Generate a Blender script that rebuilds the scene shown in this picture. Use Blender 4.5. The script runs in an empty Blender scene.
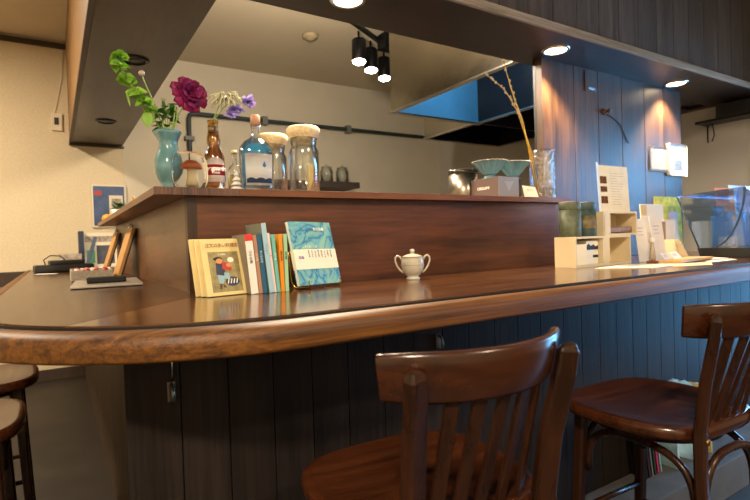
import bpy, bmesh, math, random
from mathutils import Vector, Matrix, Euler, noise
random.seed(7)
SC = bpy.context.scene
COL = SC.collection
PI = math.pi
rad = math.radians

# ------------------------------------------------------------------ colour / materials
def L(h):
    if isinstance(h, str):
        v = [int(h[i:i+2], 16)/255 for i in (0, 2, 4)]
    else:
        v = [c/255 for c in h]
    return tuple([c/12.92 if c <= .04045 else ((c+.055)/1.055)**2.4 for c in v]) + (1,)

def newmat(name):
    m = bpy.data.materials.new(name); m.use_nodes = True
    nt = m.node_tree
    return m, nt, nt.nodes, nt.links, nt.nodes['Principled BSDF']

def ramp(N, stops):
    r = N.new('ShaderNodeValToRGB')
    el = r.color_ramp.elements
    while len(el) < len(stops): el.new(.5)
    for e, (p, c) in zip(el, stops):
        e.position = p; e.color = c
    return r

def plain(name, col, rough=.5, metal=0, spec=.5, var=.0, scale=30, bump=0, coat=0, emit=None, es=1, sheen=0):
    m, nt, N, K, B = newmat(name)
    c = L(col)
    B.inputs['Base Color'].default_value = c
    B.inputs['Roughness'].default_value = rough
    B.inputs['Metallic'].default_value = metal
    B.inputs['Specular IOR Level'].default_value = spec
    B.inputs['Coat Weight'].default_value = coat
    if emit:
        B.inputs['Emission Color'].default_value = L(emit); B.inputs['Emission Strength'].default_value = es
    if var or bump:
        tc = N.new('ShaderNodeTexCoord'); n = N.new('ShaderNodeTexNoise')
        n.inputs['Scale'].default_value = scale; n.inputs['Detail'].default_value = 6
        K.new(tc.outputs['Object'], n.inputs['Vector'])
        if var:
            lo = tuple(x*(1-var) for x in c[:3])+(1,); hi = tuple(min(1, x*(1+var)) for x in c[:3])+(1,)
            r = ramp(N, [(.3, lo), (.7, hi)]); K.new(n.outputs['Fac'], r.inputs['Fac']); K.new(r.outputs['Color'], B.inputs['Base Color'])
        if bump:
            b = N.new('ShaderNodeBump'); b.inputs['Strength'].default_value = bump; b.inputs['Distance'].default_value = .01
            K.new(n.outputs['Fac'], b.inputs['Height']); K.new(b.outputs['Normal'], B.inputs['Normal'])
    return m

def wood(name, dark, light, axis='x', rough=.35, grain=22, coat=0, var=.25, bump=.15, streak=1.0, spec=.5, rv=.1, mottle=0):
    """procedural wood: grain stretched along axis, per-board tone from the mesh island"""
    m, nt, N, K, B = newmat(name)
    tc = N.new('ShaderNodeTexCoord')
    mp = N.new('ShaderNodeMapping')
    s = {'x': (1.2, grain, grain), 'y': (grain, 1.2, grain), 'z': (grain, grain, 1.2)}[axis]
    mp.inputs['Scale'].default_value = s
    K.new(tc.outputs['Object'], mp.inputs['Vector'])
    g = N.new('ShaderNodeNewGeometry')
    add = N.new('ShaderNodeVectorMath'); add.operation = 'ADD'
    sc = N.new('ShaderNodeMath'); sc.operation = 'MULTIPLY'; sc.inputs[1].default_value = 37
    K.new(g.outputs['Random Per Island'], sc.inputs[0]); K.new(mp.outputs['Vector'], add.inputs[0]); K.new(sc.outputs[0], add.inputs[1])
    n1 = N.new('ShaderNodeTexNoise'); n1.inputs['Scale'].default_value = 1.0; n1.inputs['Detail'].default_value = 8
    n1.inputs['Roughness'].default_value = .62; n1.inputs['Distortion'].default_value = .6
    K.new(add.outputs[0], n1.inputs['Vector'])
    n2 = N.new('ShaderNodeTexNoise'); n2.inputs['Scale'].default_value = 5; n2.inputs['Detail'].default_value = 4
    K.new(add.outputs[0], n2.inputs['Vector'])
    r = ramp(N, [(.32, L(dark)), (.68, L(light))])
    K.new(n1.outputs['Fac'], r.inputs['Fac'])
    # fine dark pores
    mx = N.new('ShaderNodeMix'); mx.data_type = 'RGBA'; mx.blend_type = 'MULTIPLY'
    r2 = ramp(N, [(.35, (.55, .5, .48, 1)), (.55, (1, 1, 1, 1))]); K.new(n2.outputs['Fac'], r2.inputs['Fac'])
    mx.inputs[0].default_value = .6*streak
    K.new(r.outputs['Color'], mx.inputs[6]); K.new(r2.outputs['Color'], mx.inputs[7])
    # island tone
    hs = N.new('ShaderNodeHueSaturation')
    mr = N.new('ShaderNodeMapRange'); mr.inputs['To Min'].default_value = 1-var; mr.inputs['To Max'].default_value = 1+var
    K.new(g.outputs['Random Per Island'], mr.inputs['Value']); K.new(mr.outputs[0], hs.inputs['Value'])
    K.new(mx.outputs[2], hs.inputs['Color'])
    out = hs.outputs['Color']
    if mottle:
        n3 = N.new('ShaderNodeTexNoise'); n3.inputs['Scale'].default_value = 3.5; n3.inputs['Detail'].default_value = 3
        K.new(tc.outputs['Object'], n3.inputs['Vector'])
        r3 = ramp(N, [(.35, (1-mottle,)*3+(1,)), (.65, (1, 1, 1, 1))]); K.new(n3.outputs['Fac'], r3.inputs['Fac'])
        m3 = N.new('ShaderNodeMix'); m3.data_type = 'RGBA'; m3.blend_type = 'MULTIPLY'; m3.inputs[0].default_value = 1
        K.new(out, m3.inputs[6]); K.new(r3.outputs['Color'], m3.inputs[7]); out = m3.outputs[2]
    K.new(out, B.inputs['Base Color'])
    rr = N.new('ShaderNodeMapRange'); rr.inputs['To Min'].default_value = max(.05, rough-rv); rr.inputs['To Max'].default_value = rough+rv
    K.new(n1.outputs['Fac'], rr.inputs['Value']); K.new(rr.outputs[0], B.inputs['Roughness'])
    B.inputs['Coat Weight'].default_value = coat; B.inputs['Coat Roughness'].default_value = .12
    B.inputs['Specular IOR Level'].default_value = spec
    b = N.new('ShaderNodeBump'); b.inputs['Strength'].default_value = bump; b.inputs['Distance'].default_value = .004
    K.new(n2.outputs['Fac'], b.inputs['Height']); K.new(b.outputs['Normal'], B.inputs['Normal'])
    return m

def glass(name, col=(255, 255, 255), rough=.0, ior=1.45):
    m, nt, N, K, B = newmat(name)
    B.inputs['Base Color'].default_value = L(col); B.inputs['Transmission Weight'].default_value = 1
    B.inputs['Roughness'].default_value = rough; B.inputs['IOR'].default_value = ior
    return m

def thin_glass(name, col=(235, 240, 245), gloss=.12):
    m, nt, N, K, B = newmat(name)
    N.remove(B)
    t = N.new('ShaderNodeBsdfTransparent'); t.inputs['Color'].default_value = L(col)
    g = N.new('ShaderNodeBsdfGlossy'); g.inputs['Roughness'].default_value = .05
    lw = N.new('ShaderNodeLayerWeight'); lw.inputs['Blend'].default_value = .35
    mr = N.new('ShaderNodeMapRange'); mr.inputs['To Min'].default_value = gloss; mr.inputs['To Max'].default_value = .75
    K.new(lw.outputs['Fresnel'], mr.inputs['Value'])
    mx = N.new('ShaderNodeMixShader'); K.new(mr.outputs[0], mx.inputs[0]); K.new(t.outputs[0], mx.inputs[1]); K.new(g.outputs[0], mx.inputs[2])
    K.new(mx.outputs[0], N['Material Output'].inputs['Surface'])
    return m

# ------------------------------------------------------------------ mesh builder
class MB:
    def __init__(s): s.b = bmesh.new(); s.mi = 0
    def _tag(s, faces):
        for f in faces: f.material_index = s.mi
    def box(s, a, b, bev=0, M=None, seg=2):
        t = bmesh.new()
        bmesh.ops.create_cube(t, size=1)
        sx, sy, sz = (abs(b[i]-a[i]) for i in range(3)); c = [(a[i]+b[i])/2 for i in range(3)]
        for v in t.verts: v.co = Vector((v.co.x*sx+c[0], v.co.y*sy+c[1], v.co.z*sz+c[2]))
        if bev: bmesh.ops.bevel(t, geom=t.edges[:], offset=bev, segments=seg, profile=.7, affect='EDGES')
        return s._merge(t, M)
    def _merge(s, t, M=None, smooth=False):
        if M is not None: bmesh.ops.transform(t, matrix=M, verts=t.verts[:])
        vm = {v: s.b.verts.new(v.co) for v in t.verts}
        for f in t.faces:
            try:
                g = s.b.faces.new([vm[v] for v in f.verts]); g.material_index = s.mi; g.smooth = smooth or f.smooth
            except ValueError: pass
        t.free(); return s
    def lathe(s, prof, c=(0, 0, 0), seg=32, M=None, close=False, sx=1, sy=1):
        t = bmesh.new(); rings = []
        for r, z in prof:
            if r < 1e-6: rings.append([t.verts.new((c[0], c[1], c[2]+z))])
            else: rings.append([t.verts.new((c[0]+r*sx*math.cos(2*PI*i/seg), c[1]+r*sy*math.sin(2*PI*i/seg), c[2]+z)) for i in range(seg)])
        pairs = list(zip(rings, rings[1:])) + ([(rings[-1], rings[0])] if close else [])
        for A, B2 in pairs:
            for i in range(seg):
                j = (i+1) % seg
                vs = [A[i % len(A)], A[j % len(A)], B2[j % len(B2)], B2[i % len(B2)]]
                vs = [v for k, v in enumerate(vs) if v not in vs[:k]]
                if len(vs) > 2:
                    try: t.faces.new(vs)
                    except ValueError: pass
        bmesh.ops.recalc_face_normals(t, faces=t.faces[:])
        return s._merge(t, M, True)
    def tube(s, pts, r, seg=10, M=None, sq=None, up=None, cap=True):
        """sweep; r radius or list; sq=(w,h) rectangular section"""
        t = bmesh.new(); P = [Vector(p) for p in pts]; n = len(P); rings = []
        prev = None
        for i, p in enumerate(P):
            d = (P[min(i+1, n-1)]-P[max(i-1, 0)]).normalized()
            if prev is None:
                u = Vector(up) if up else (Vector((0, 0, 1)) if abs(d.z) < .9 else Vector((1, 0, 0)))
            else: u = prev
            x = (u - d*u.dot(d)).normalized(); prev = x; y = d.cross(x)
            rr = r[i] if isinstance(r, (list, tuple)) else r
            if sq:
                w, h = sq; k = rr if rr else 1; ch = min(w, h)*.18
                prof = [(-w/2+ch, -h/2), (w/2-ch, -h/2), (w/2, -h/2+ch), (w/2, h/2-ch), (w/2-ch, h/2), (-w/2+ch, h/2), (-w/2, h/2-ch), (-w/2, -h/2+ch)]
                rings.append([t.verts.new(p + x*(a*k) + y*(b*k)) for a, b in prof])
            else:
                rings.append([t.verts.new(p + x*rr*math.cos(2*PI*k/seg) + y*rr*math.sin(2*PI*k/seg)) for k in range(seg)])
        m = len(rings[0])
        for A, B2 in zip(rings, rings[1:]):
            for k in range(m):
                t.faces.new([A[k], A[(k+1) % m], B2[(k+1) % m], B2[k]])
        if cap:
            t.faces.new(rings[0]); t.faces.new(rings[-1])
        bmesh.ops.recalc_face_normals(t, faces=t.faces[:])
        if cap:
            for f in t.faces: f.smooth = (not sq) and len(f.verts) == 4
        return s._merge(t, M, False)
    def prism(s, poly, z0, z1, bev=0, M=None, ax='z'):
        t = bmesh.new()
        vs = [t.verts.new((x, y, z0)) for x, y in poly]
        f = t.faces.new(vs)
        e = bmesh.ops.extrude_face_region(t, geom=[f])
        for v in e['geom']:
            if isinstance(v, bmesh.types.BMVert): v.co.z = z1
        bmesh.ops.recalc_face_normals(t, faces=t.faces[:])
        if bev:
            bmesh.ops.bevel(t, geom=[ed for ed in t.edges if abs(ed.verts[0].co.z-ed.verts[1].co.z) < 1e-6], offset=bev, segments=2, affect='EDGES')
        if ax == 'x':    # polygon given in (y,z), extruded along x
            for v in t.verts: v.co = Vector((v.co.z, v.co.x, v.co.y))
            bmesh.ops.recalc_face_normals(t, faces=t.faces[:])
        if ax == 'y':    # polygon in (x,z), extruded along y
            for v in t.verts: v.co = Vector((v.co.x, v.co.z, v.co.y))
            bmesh.ops.recalc_face_normals(t, faces=t.faces[:])
        return s._merge(t, M)
    def grid(s, fn, nu, nv, M=None, thick=0, wrap=False):
        t = bmesh.new()
        V = [[t.verts.new(fn(i/nu, j/nv)) for j in range(nv+1)] for i in range(nu+1)]
        for i in range(nu):
            for j in range(nv):
                t.faces.new([V[i][j], V[i+1][j], V[i+1][j+1], V[i][j+1]])
        if thick: bmesh.ops.solidify(t, geom=t.faces[:], thickness=thick)
        return s._merge(t, M, True)
    def ball(s, c, r, sc=(1, 1, 1), M=None, sub=2):
        t = bmesh.new(); bmesh.ops.create_icosphere(t, subdivisions=sub, radius=r)
        for v in t.verts: v.co = Vector((v.co.x*sc[0], v.co.y*sc[1], v.co.z*sc[2]))
        if M is not None: bmesh.ops.transform(t, matrix=M, verts=t.verts[:])
        bmesh.ops.translate(t, verts=t.verts[:], vec=c)
        return s._merge(t, None, True)
    def build(s, name, mats, parent=None, loc=None, rot=None, weld=False):
        if weld: bmesh.ops.remove_doubles(s.b, verts=s.b.verts[:], dist=1e-5)
        me = bpy.data.meshes.new(name); s.b.to_mesh(me); s.b.free()
        for m in (mats if isinstance(mats, (list, tuple)) else [mats]): me.materials.append(m)
        o = bpy.data.objects.new(name, me); COL.objects.link(o)
        if parent: o.parent = parent
        if loc: o.location = loc
        if rot: o.rotation_euler = rot
        return o

def tag(o, label=None, cat=None, group=None, kind=None):
    for k, v in (('label', label), ('category', cat), ('group', group), ('kind', kind)):
        if v: o[k] = v
    return o
def thing(name, label, cat, loc=(0, 0, 0), rot=(0, 0, 0), group=None):
    o = bpy.data.objects.new(name, None); COL.objects.link(o)
    o.empty_display_size = .05
    o.location = loc; o.rotation_euler = rot
    return tag(o, label, cat, group)
def struct(o): o['kind'] = 'structure'; return o
def dup(root, loc, rot=None, label=None, group=None):
    r = root.copy(); COL.objects.link(r); r.location = loc
    if rot is not None: r.rotation_euler = rot
    if label: r['label'] = label
    if group: r['group'] = group
    for ch in list(root.children):
        c = ch.copy(); COL.objects.link(c); c.parent = r
        for g in list(ch.children):
            d = g.copy(); COL.objects.link(d); d.parent = c
    return r

def text(name, s, size, loc, rot, mat, parent=None, ext=.0003, align='CENTER', spacing=1.0, sx=1, bold=0):
    cu = bpy.data.curves.new(name, 'FONT'); cu.body = s; cu.size = size; cu.extrude = ext; cu.offset = bold
    cu.align_x = align; cu.align_y = 'CENTER'; cu.space_character = spacing
    tmp = bpy.data.objects.new('tmp', cu); COL.objects.link(tmp)
    bpy.context.view_layer.update()
    me = bpy.data.meshes.new_from_object(tmp.evaluated_get(bpy.context.evaluated_depsgraph_get()))
    bpy.data.objects.remove(tmp); bpy.data.curves.remove(cu)
    me.name = name; me.materials.clear(); me.materials.append(mat)
    o = bpy.data.objects.new(name, me); COL.objects.link(o)
    if parent: o.parent = parent
    o.location = loc; o.rotation_euler = rot; o.scale = (sx, 1, 1)
    return o

# ------------------------------------------------------------------ materials
M = {}
M['counter'] = wood('counter_wood', '38200f', '664226', 'x', rough=.17, grain=16, rv=.05, coat=.2, bump=.04, mottle=.2)
M['counter_y'] = wood('counter_wing_wood', '38200f', '664226', 'y', rough=.24, grain=16, rv=.05, coat=0, spec=.35, bump=.04, mottle=.2)
M['mould'] = wood('moulding_wood', '3e2106', '86541a', 'x', rough=.5, grain=75, bump=.15, mottle=.25, streak=1.6, spec=.35)
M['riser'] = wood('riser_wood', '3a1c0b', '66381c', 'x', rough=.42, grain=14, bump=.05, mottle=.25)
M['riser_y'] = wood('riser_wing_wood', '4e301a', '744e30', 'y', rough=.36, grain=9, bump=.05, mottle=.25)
M['post'] = wood('post_wood', '241309', '3a2012', 'z', rough=.4, grain=20)
M['shelf'] = wood('shelf_wood', '4a2816', '7a4828', 'x', rough=.4, grain=20)
M['shelf_y'] = wood('shelf_wing_wood', '5a3e26', '846040', 'y', rough=.45, grain=20)
M['base'] = wood('base_plank_wood', '15100d', '261e1a', 'z', rough=.6, grain=24, var=.3, bump=.25, spec=.15)
M['plinth'] = plain('plinth_paint', '5a5856', .6, var=.2, scale=9, bump=.1)
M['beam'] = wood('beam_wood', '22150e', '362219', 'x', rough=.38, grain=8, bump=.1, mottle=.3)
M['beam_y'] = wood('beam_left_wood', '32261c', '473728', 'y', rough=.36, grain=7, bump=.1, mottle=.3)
M['fascia'] = wood('fascia_wood', '342a24', '564a40', 'z', rough=.55, grain=20, var=.2, bump=.2)
M['fascia_edge'] = wood('beam_edge_wood', '74654f', 'a08e7a', 'x', rough=.5, grain=30, bump=.4)
M['fascia_left'] = wood('fascia_left_wood', '6b4f30', '8e6c42', 'z', rough=.5, grain=14, bump=.2)
M['column'] = wood('column_wood', '34220f', '67472f', 'z', rough=.45, grain=15, var=.45, bump=.15, mottle=.3)
M['wallpaper'] = plain('beige_wallpaper', 'd2c2a2', .8, var=.06, scale=60, bump=.15)
M['kitchen_wall'] = plain('cream_plaster', 'ccc2ac', .75, var=.03, scale=4)
M['grey_wall'] = plain('grey_plaster', 'b0aaa0', .75, var=.04, scale=3)
M['ceiling'] = plain('ceiling_plaster', 'c8baa0', .85, var=.04, scale=2)
M['floor'] = plain('floor_concrete', '261e16', .55, var=.3, scale=5, bump=.1)
M['dark_trim'] = plain('dark_trim_wood', '3a2c22', .5, var=.2, scale=20)
M['black'] = plain('black_plastic', '141414', .4)
M['black_metal'] = plain('black_metal', '1c1c1e', .35, metal=.6)
M['steel'] = plain('stainless_steel', 'c8c2b8', .22, metal=1, var=.05, scale=4)
M['steel_blur'] = plain('hood_steel', 'a8a294', .17, metal=1, var=.10, scale=2.5, bump=.35)
M['hood_dark'] = plain('hood_dark_steel', '17181c', .35, metal=.3, var=.3, scale=2.5)
M['hood_blue'] = plain('hood_blue_panel', '4a94c4', .35, metal=.0, var=.1, scale=3)  # plain blue on the hood's inner back panel
M['white'] = plain('white_paper', 'dfddd8', .6)
M['cream'] = plain('cream_paper', 'e9dfc6', .65)
M['brushed_dark'] = plain('dull_steel', '6a6660', .4, metal=1)
M['chrome'] = plain('chrome', 'd8d8d8', .12, metal=1)
M['brass'] = plain('brass', 'b88a3c', .25, metal=1)
M['chairwood'] = wood('chair_wood', '271208', '4a2511', 'x', rough=.24, grain=14, coat=.1, bump=.03, mottle=.25)
M['chairwood_z'] = wood('chair_post_wood', '1e1009', '331b0f', 'z', rough=.28, grain=14, coat=0, spec=.3, bump=.03)
M['jarglass'] = thin_glass('jar_glass', (249, 251, 250), .07)
M['clear'] = glass('clear_glass', (250, 252, 252))
M['thin'] = thin_glass('thin_acrylic')
M['cork'] = plain('cork', 'e2cca0', .8, var=.18, scale=70, bump=.4)

# ------------------------------------------------------------------ camera
R3 = Matrix(((0.845, 0.037, -0.534), (-0.534, -0.003, -0.846), (-0.033, 0.999, 0.017)))
def orth():
    f = 508.3
    d1 = Vector((805, 35, -f)).normalized(); d2 = Vector((-321, -2, -f)); d2 = (d2-d1*d1.dot(d2)).normalized(); d3 = d1.cross(d2)
    return Matrix((d1, d2, d3))
cam = bpy.data.cameras.new('camera'); co = bpy.data.objects.new('camera', cam); COL.objects.link(co)
co.matrix_world = Matrix.Translation((0, 0, 1.145)) @ orth().to_4x4()
cam.sensor_width = 36; cam.lens = 508.3/750*36; cam.clip_start = .02
cam.dof.use_dof = True; cam.dof.focus_distance = 1.75; cam.dof.aperture_fstop = 4.5
SC.camera = co

# ------------------------------------------------------------------ room shell
YB, XR, XL, YF, ZC = 5.4, 4.5, -2.6, -2.6, 3.04
o = MB().box((XL-.1, YF-.1, -.1), (XR+.1, YB+.1, 0)).build('floor', M['floor']); struct(o)
o = MB().box((XL, YF, ZC), (XR, YB, ZC+.1)).build('ceiling', M['ceiling']); struct(o)
o = MB().box((XL, YB, 0), (.59, YB+.1, ZC)).build('wall_back', M['wallpaper']); struct(o)
o = MB().box((.591, YB, 0), (XR, YB+.1, ZC)).build('wall_kitchen', M['kitchen_wall']); struct(o)
o = MB().box((XL-.1, YF, 0), (XL, YB, ZC)).build('wall_left', M['wallpaper']); struct(o)
o = MB().box((XL, YF-.1, 0), (XR, YF, ZC)).build('wall_front', M['wallpaper']); struct(o)
# right wall with a window opening Y -1.5..1.15, z .75..2.35
WY0, WY1, WZ0, WZ1 = .15, 1.5, .06, 2.05
w = MB()
w.box((XR, YF, 0), (XR+.1, WY0, ZC)); w.box((XR, WY1, 0), (XR+.1, YB, ZC))
w.box((XR, WY0, 0), (XR+.1, WY1, WZ0)); w.box((XR, WY0, WZ1), (XR+.1, WY1, ZC))
struct(w.build('wall_right', M['grey_wall']))
w = MB()
for a, b in (((WY0, WZ0), (WY0+.05, WZ1)), ((WY1-.05, WZ0), (WY1, WZ1)), ((WY0, WZ0), (WY1, WZ0+.05)), ((WY0, WZ1-.05), (WY1, WZ1)), ((.8, WZ0), (.84, WZ1))):
    w.box((XR+.02, a[0], a[1]), (XR+.07, b[0], b[1]))
wf = struct(w.build('window_1', M['dark_trim']))
MB().box((XR+.043, WY0+.05, WZ0+.05), (XR+.047, WY1-.05, WZ1-.05)).build('pane', M['thin'], wf)
# crown rail on the beige wall, dark wainscot seat back along it
o = MB().box((XL, YB-.03, 2.975), (.17, YB, 3.02), .004).build('trim_1', M['dark_trim']); struct(o)
o = MB().box((XL, YB-.05, .86), (-.2, YB, .985), .005).build('trim_2', M['dark_trim']); struct(o)
o = MB().box((XL, YB-.025, 0), (.199, YB, .1), .004).build('baseboard_back', M['dark_trim']); struct(o)

# ------------------------------------------------------------------ beams
ZB = 2.13
LIT = [(1.044, 1.80), (2.288, 1.765), (3.528, 1.782)]
DARK = [(.388, 2.904), (.371, 4.368)]
m = MB()
m.box((.15, 1.60, ZB), (XR, 1.995, ZB+.03), .002)
struct(m.build('trim_3', M['beam']))
m = MB(); m.box((-0.6, 1.665, ZB+.031), (XR, 1.99, ZC))
o = struct(m.build('wall_over_beam', M['beam']))
# wide soffit right of the column, with a dark slot
m = MB()
m.box((3.80, 1.996, ZB), (4.22, 2.5, ZB+.03)); m.box((4.22, 2.14, ZB), (XR, 2.5, ZB+.03)); m.box((4.42, 1.996, ZB), (XR, 2.14, ZB+.03))
m.box((3.80, 2.0, ZB+.2), (XR, 2.5, ZC))
struct(m.build('trim_4', M['beam']))
m = MB()
m.box((XL, 1.59, ZB-.004), (XR, 1.606, ZB+.034), .003)
struct(m.build('trim_5', M['fascia_edge']))
xs = [1.0-.19*k for k in range(18)][::-1] + [1.19, 1.375, 1.56, 1.746, 1.938, 2.118, 2.304, 2.49, 2.67, 2.86, 3.05, 3.24, 3.42, 3.61, 3.8, 3.99, 4.17, 4.36, 4.5]
m = MB()
for a, b in zip(xs, xs[1:]):
    m.box((a+.002, 1.645, ZB+.03), (b-.002, 1.664, ZC), .002)
struct(m.build('trim_6', M['fascia']))
# left beam
m = MB(); m.box((.175, 1.996, ZB), (.585, YB, ZB+.03), .002)
m.box((.175, 1.996, ZB+.03), (.585, YB, ZC))
struct(m.build('trim_7', M['beam_y']))
m = MB(); m.box((.155, 1.67, ZB+.02), (.174, YB, ZC)); struct(m.build('trim_8', M['fascia_left']))
m = MB(); m.box((.150, 1.608, ZB-.004), (.174, YB, ZB+.018), .003); struct(m.build('trim_9', M['dark_trim']))
m = MB(); m.box((.150, YB-.03, ZB-.02), (.60, YB, ZB-.001), .003); struct(m.build('trim_10', M['dark_trim']))

# downlights
M['lamp_on'] = plain('lit_lamp_glass', 'fff2dc', .5, emit='ffe2b4', es=14)
def downlight(x, y, lit, label):
    t = thing('downlight', label, 'ceiling light', (x, y, ZB))
    MB().lathe([(.058, -.001), (.074, -.001), (.074, -.006), (.060, -.010), (.056, -.006)], seg=40, close=True).build('trim_ring', M['chrome'] if lit else M['black'], t)
    if lit:
        MB().lathe([(0, -.003), (.056, -.003), (.056, -.0012), (0, -.0012)], seg=32).build('lamp', M['lamp_on'], t)
        l = bpy.data.lights.new('downlight_lamp', 'SPOT'); l.energy = 70; l.color = (1, .76, .48); l.spot_size = rad(105); l.spot_blend = .5; l.shadow_soft_size = .04
        lo = bpy.data.objects.new('downlight_lamp', l); COL.objects.link(lo); lo.location = (x, y, ZB-.03); 
    else:
        MB().lathe([(0, -.003), (.056, -.003), (.056, -.0012), (0, -.0012)], seg=32).build('lamp', M['black'], t)
downlight(*LIT[0], True, 'lit round downlight in the beam, the one cut by the top of the picture')
downlight(*LIT[1], True, 'lit round downlight in the beam above the left edge of the plank column')
downlight(*LIT[2], True, 'lit round downlight in the beam above the right edge of the plank column')
downlight(*DARK[0], False, 'unlit dark downlight in the left beam behind the green flower stem')
downlight(*DARK[1], False, 'unlit dark downlight at the far end of the left beam')

# ------------------------------------------------------------------ plank column
xc = [2.31, 2.588, 2.818, 3.062, 3.316, 3.548, 3.775]
m = MB()
for a, b in zip(xc, xc[1:]):
    m.box((a+.002, 1.88, 1.0), (b-.002, 1.924, ZB), .002)
col = struct(m.build('wall_plank_column', M['column']))
struct(MB().box((2.312, 1.9245, 1.0), (3.773, 1.94, ZB)).build('wall_plank_backing', M['black']))
t = thing('switch_plate', 'pale blank plate high on the left of the plank column', 'wall plate', (2.742, 1.879, 2.055))
MB().box((-.055, -.006, -.06), (.055, 0, .06), .003).build('plate', M['white' if 0 else 'column'], t)
MB().box((-.03, -.012, -.05), (.03, -.006, -.035), .003).build('latch', M['chrome'], t)
t = thing('wall_hook', 'small round peg on the plank column below the plate', 'hook', (2.87, 1.879, 1.89))
MB().lathe([(0, 0), (.02, 0), (.02, .006), (.010, .010), (.009, .03), (.015, .036), (.012, .044), (0, .046)], seg=20, M=Matrix.Rotation(PI/2, 4, 'X')).build('peg', M['column'], t)
MB().tube([(.02, -.004, -.01), (.09, -.004, -.025), (.16, -.004, -.06), (.21, -.004, -.12), (.25, -.004, -.17)], .003, 6).build('cable', M['dark_trim'], t)
# notices
t = thing('notice_sheet', 'plain white paper sheet pinned on the plank column, left of the framed card', 'paper', (3.474, 1.877, 1.55))
def sheet(u, v):
    return Vector(((u-.5)*.235, -.002-.006*abs(math.sin(u*9+v*4))*(1-v), v*.17))
MB().grid(sheet, 12, 8, thick=.0008).build('sheet', M['white'], t)
MB().ball((-.07, -.008, .155), .006).build('pin', M['chrome'], t)
t = thing('framed_card', 'white framed card with a small printed square on the right edge of the plank column', 'framed card', (3.69, 1.877, 1.53))
MB().box((-.115, -.014, 0), (.115, 0, .222), .02, seg=3).build('frame', M['white'], t)
MB().box((-.085, -.0155, .05), (.085, -.014, .19)).build('card', M['cream'], t)
M['greyprint'] = plain('grey_print', '8d98a4', .6, var=.4, scale=60)
MB().box((-.045, -.0165, .055), (.045, -.0155, .11)).build('print', M['greyprint'], t)

# ------------------------------------------------------------------ bar counter
bar = thing('bar_counter', 'long glossy brown wooden bar counter with rounded corner and black plank front', 'bar counter')
def path(off):
    """groove line offset outwards by off: wing -> arc -> front"""
    pts = [(-.165-off, YB-.002)]
    for k in range(5): pts.append((-.165-off, 4.6-.7*k))
    cx, cy, r = .435, 1.58, .6+off
    for k in range(33):
        a = PI + (PI/2)*k/32
        pts.append((cx+r*math.cos(a), cy+r*math.sin(a)))
    for k in range(1, 12): pts.append((.435+(XR-.436-.001)*k/11, .98-off))
    return pts
pin = path(-.0015)
m = MB()
# wing slab and front slab meet on a mitre so the grain follows each arm
arc_i = 6+16
front = pin[arc_i:] + [(XR-.001, 1.87), (.60, 1.87), ]
m.prism(front, .955, 1.0, .0015)
m.build('counter_top', M['counter'], bar)
m = MB()
m.prism(pin[:arc_i+1] + [(.5995, 1.87), (.5995, YB-.002)], .955, 1.0, .0015)
m.build('counter_top', M['counter_y'], bar)
prof = [(.004, .945), (.004, .986), (.005, .990), (.008, .9925), (.014, .9935), (.018, .9935), (.034, .992), (.038, .9905), (.046, .987), (.052, .981), (.0555, .972), (.0568, .967), (.057, .963), (.057, .944), (.0565, .941), (.054, .938), (.050, .9365), (.046, .936), (.005, .936)]
m = MB(); t = bmesh.new(); rings = []
for d, z in prof:
    rings.append([t.verts.new((x, y, z)) for x, y in path(d)])
for A, B2 in zip(rings, rings[1:]+rings[:1]):
    for i in range(len(A)-1): t.faces.new([A[i], A[i+1], B2[i+1], B2[i]])
bmesh.ops.recalc_face_normals(t, faces=t.faces[:]); m._merge(t, None, True)
m.build('edge_moulding', M['mould'], bar)
t_ = bmesh.new(); rings = []  # thin black strip on the slab edge stands for the groove's shade
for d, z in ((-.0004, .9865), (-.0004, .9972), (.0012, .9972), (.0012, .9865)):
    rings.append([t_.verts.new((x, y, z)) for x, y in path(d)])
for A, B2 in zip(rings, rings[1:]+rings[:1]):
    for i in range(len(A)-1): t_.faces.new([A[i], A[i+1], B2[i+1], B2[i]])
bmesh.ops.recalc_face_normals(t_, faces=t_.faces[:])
m = MB(); m._merge(t_); m.build('groove_shade_strip', M['black'], bar)
# plank front
px = [.117, .2325, .3416, .4544, .5615, .6694, .787, .896, 1.007, 1.1146, 1.230, 1.340, 1.457, 1.5837, 1.689, 1.8016, 1.914, 2.026, 2.130]
while px[-1] < 4.3: px.append(px[-1]+.109)
px.append(XR-.002)
m = MB()
for a, b in zip(px, px[1:]): m.box((a+.0012, 1.22, 0.002), (b-.0012, 1.24, .935), .002)
m.build('front_panel', M['base'], bar)
m = MB(); y = 1.241
while y < YB-.12:
    m.box((.200, y+.0012, .002), (.220, y+.1148-.0012, .935), .002); y += .1148
m.build('side_panel', wood('side_plank_wood_lit', '2c2016', '4a3826', 'z', rough=.6, grain=24, var=.3, bump=.25, spec=.3), bar)  # same planks as the front; warm side light put into a lighter colour
MB().box((.221, 1.241, 0), (XR-.003, 1.30, .955)).box((.221, 1.302, 0), (.28, YB-.003, .955)).build('carcass', M['black'], bar)
MB().box((1.0, 1.035, 0.0), (XR-.003, 1.219, .15), .004).build('foot_ledge', M['plinth'], bar)
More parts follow.
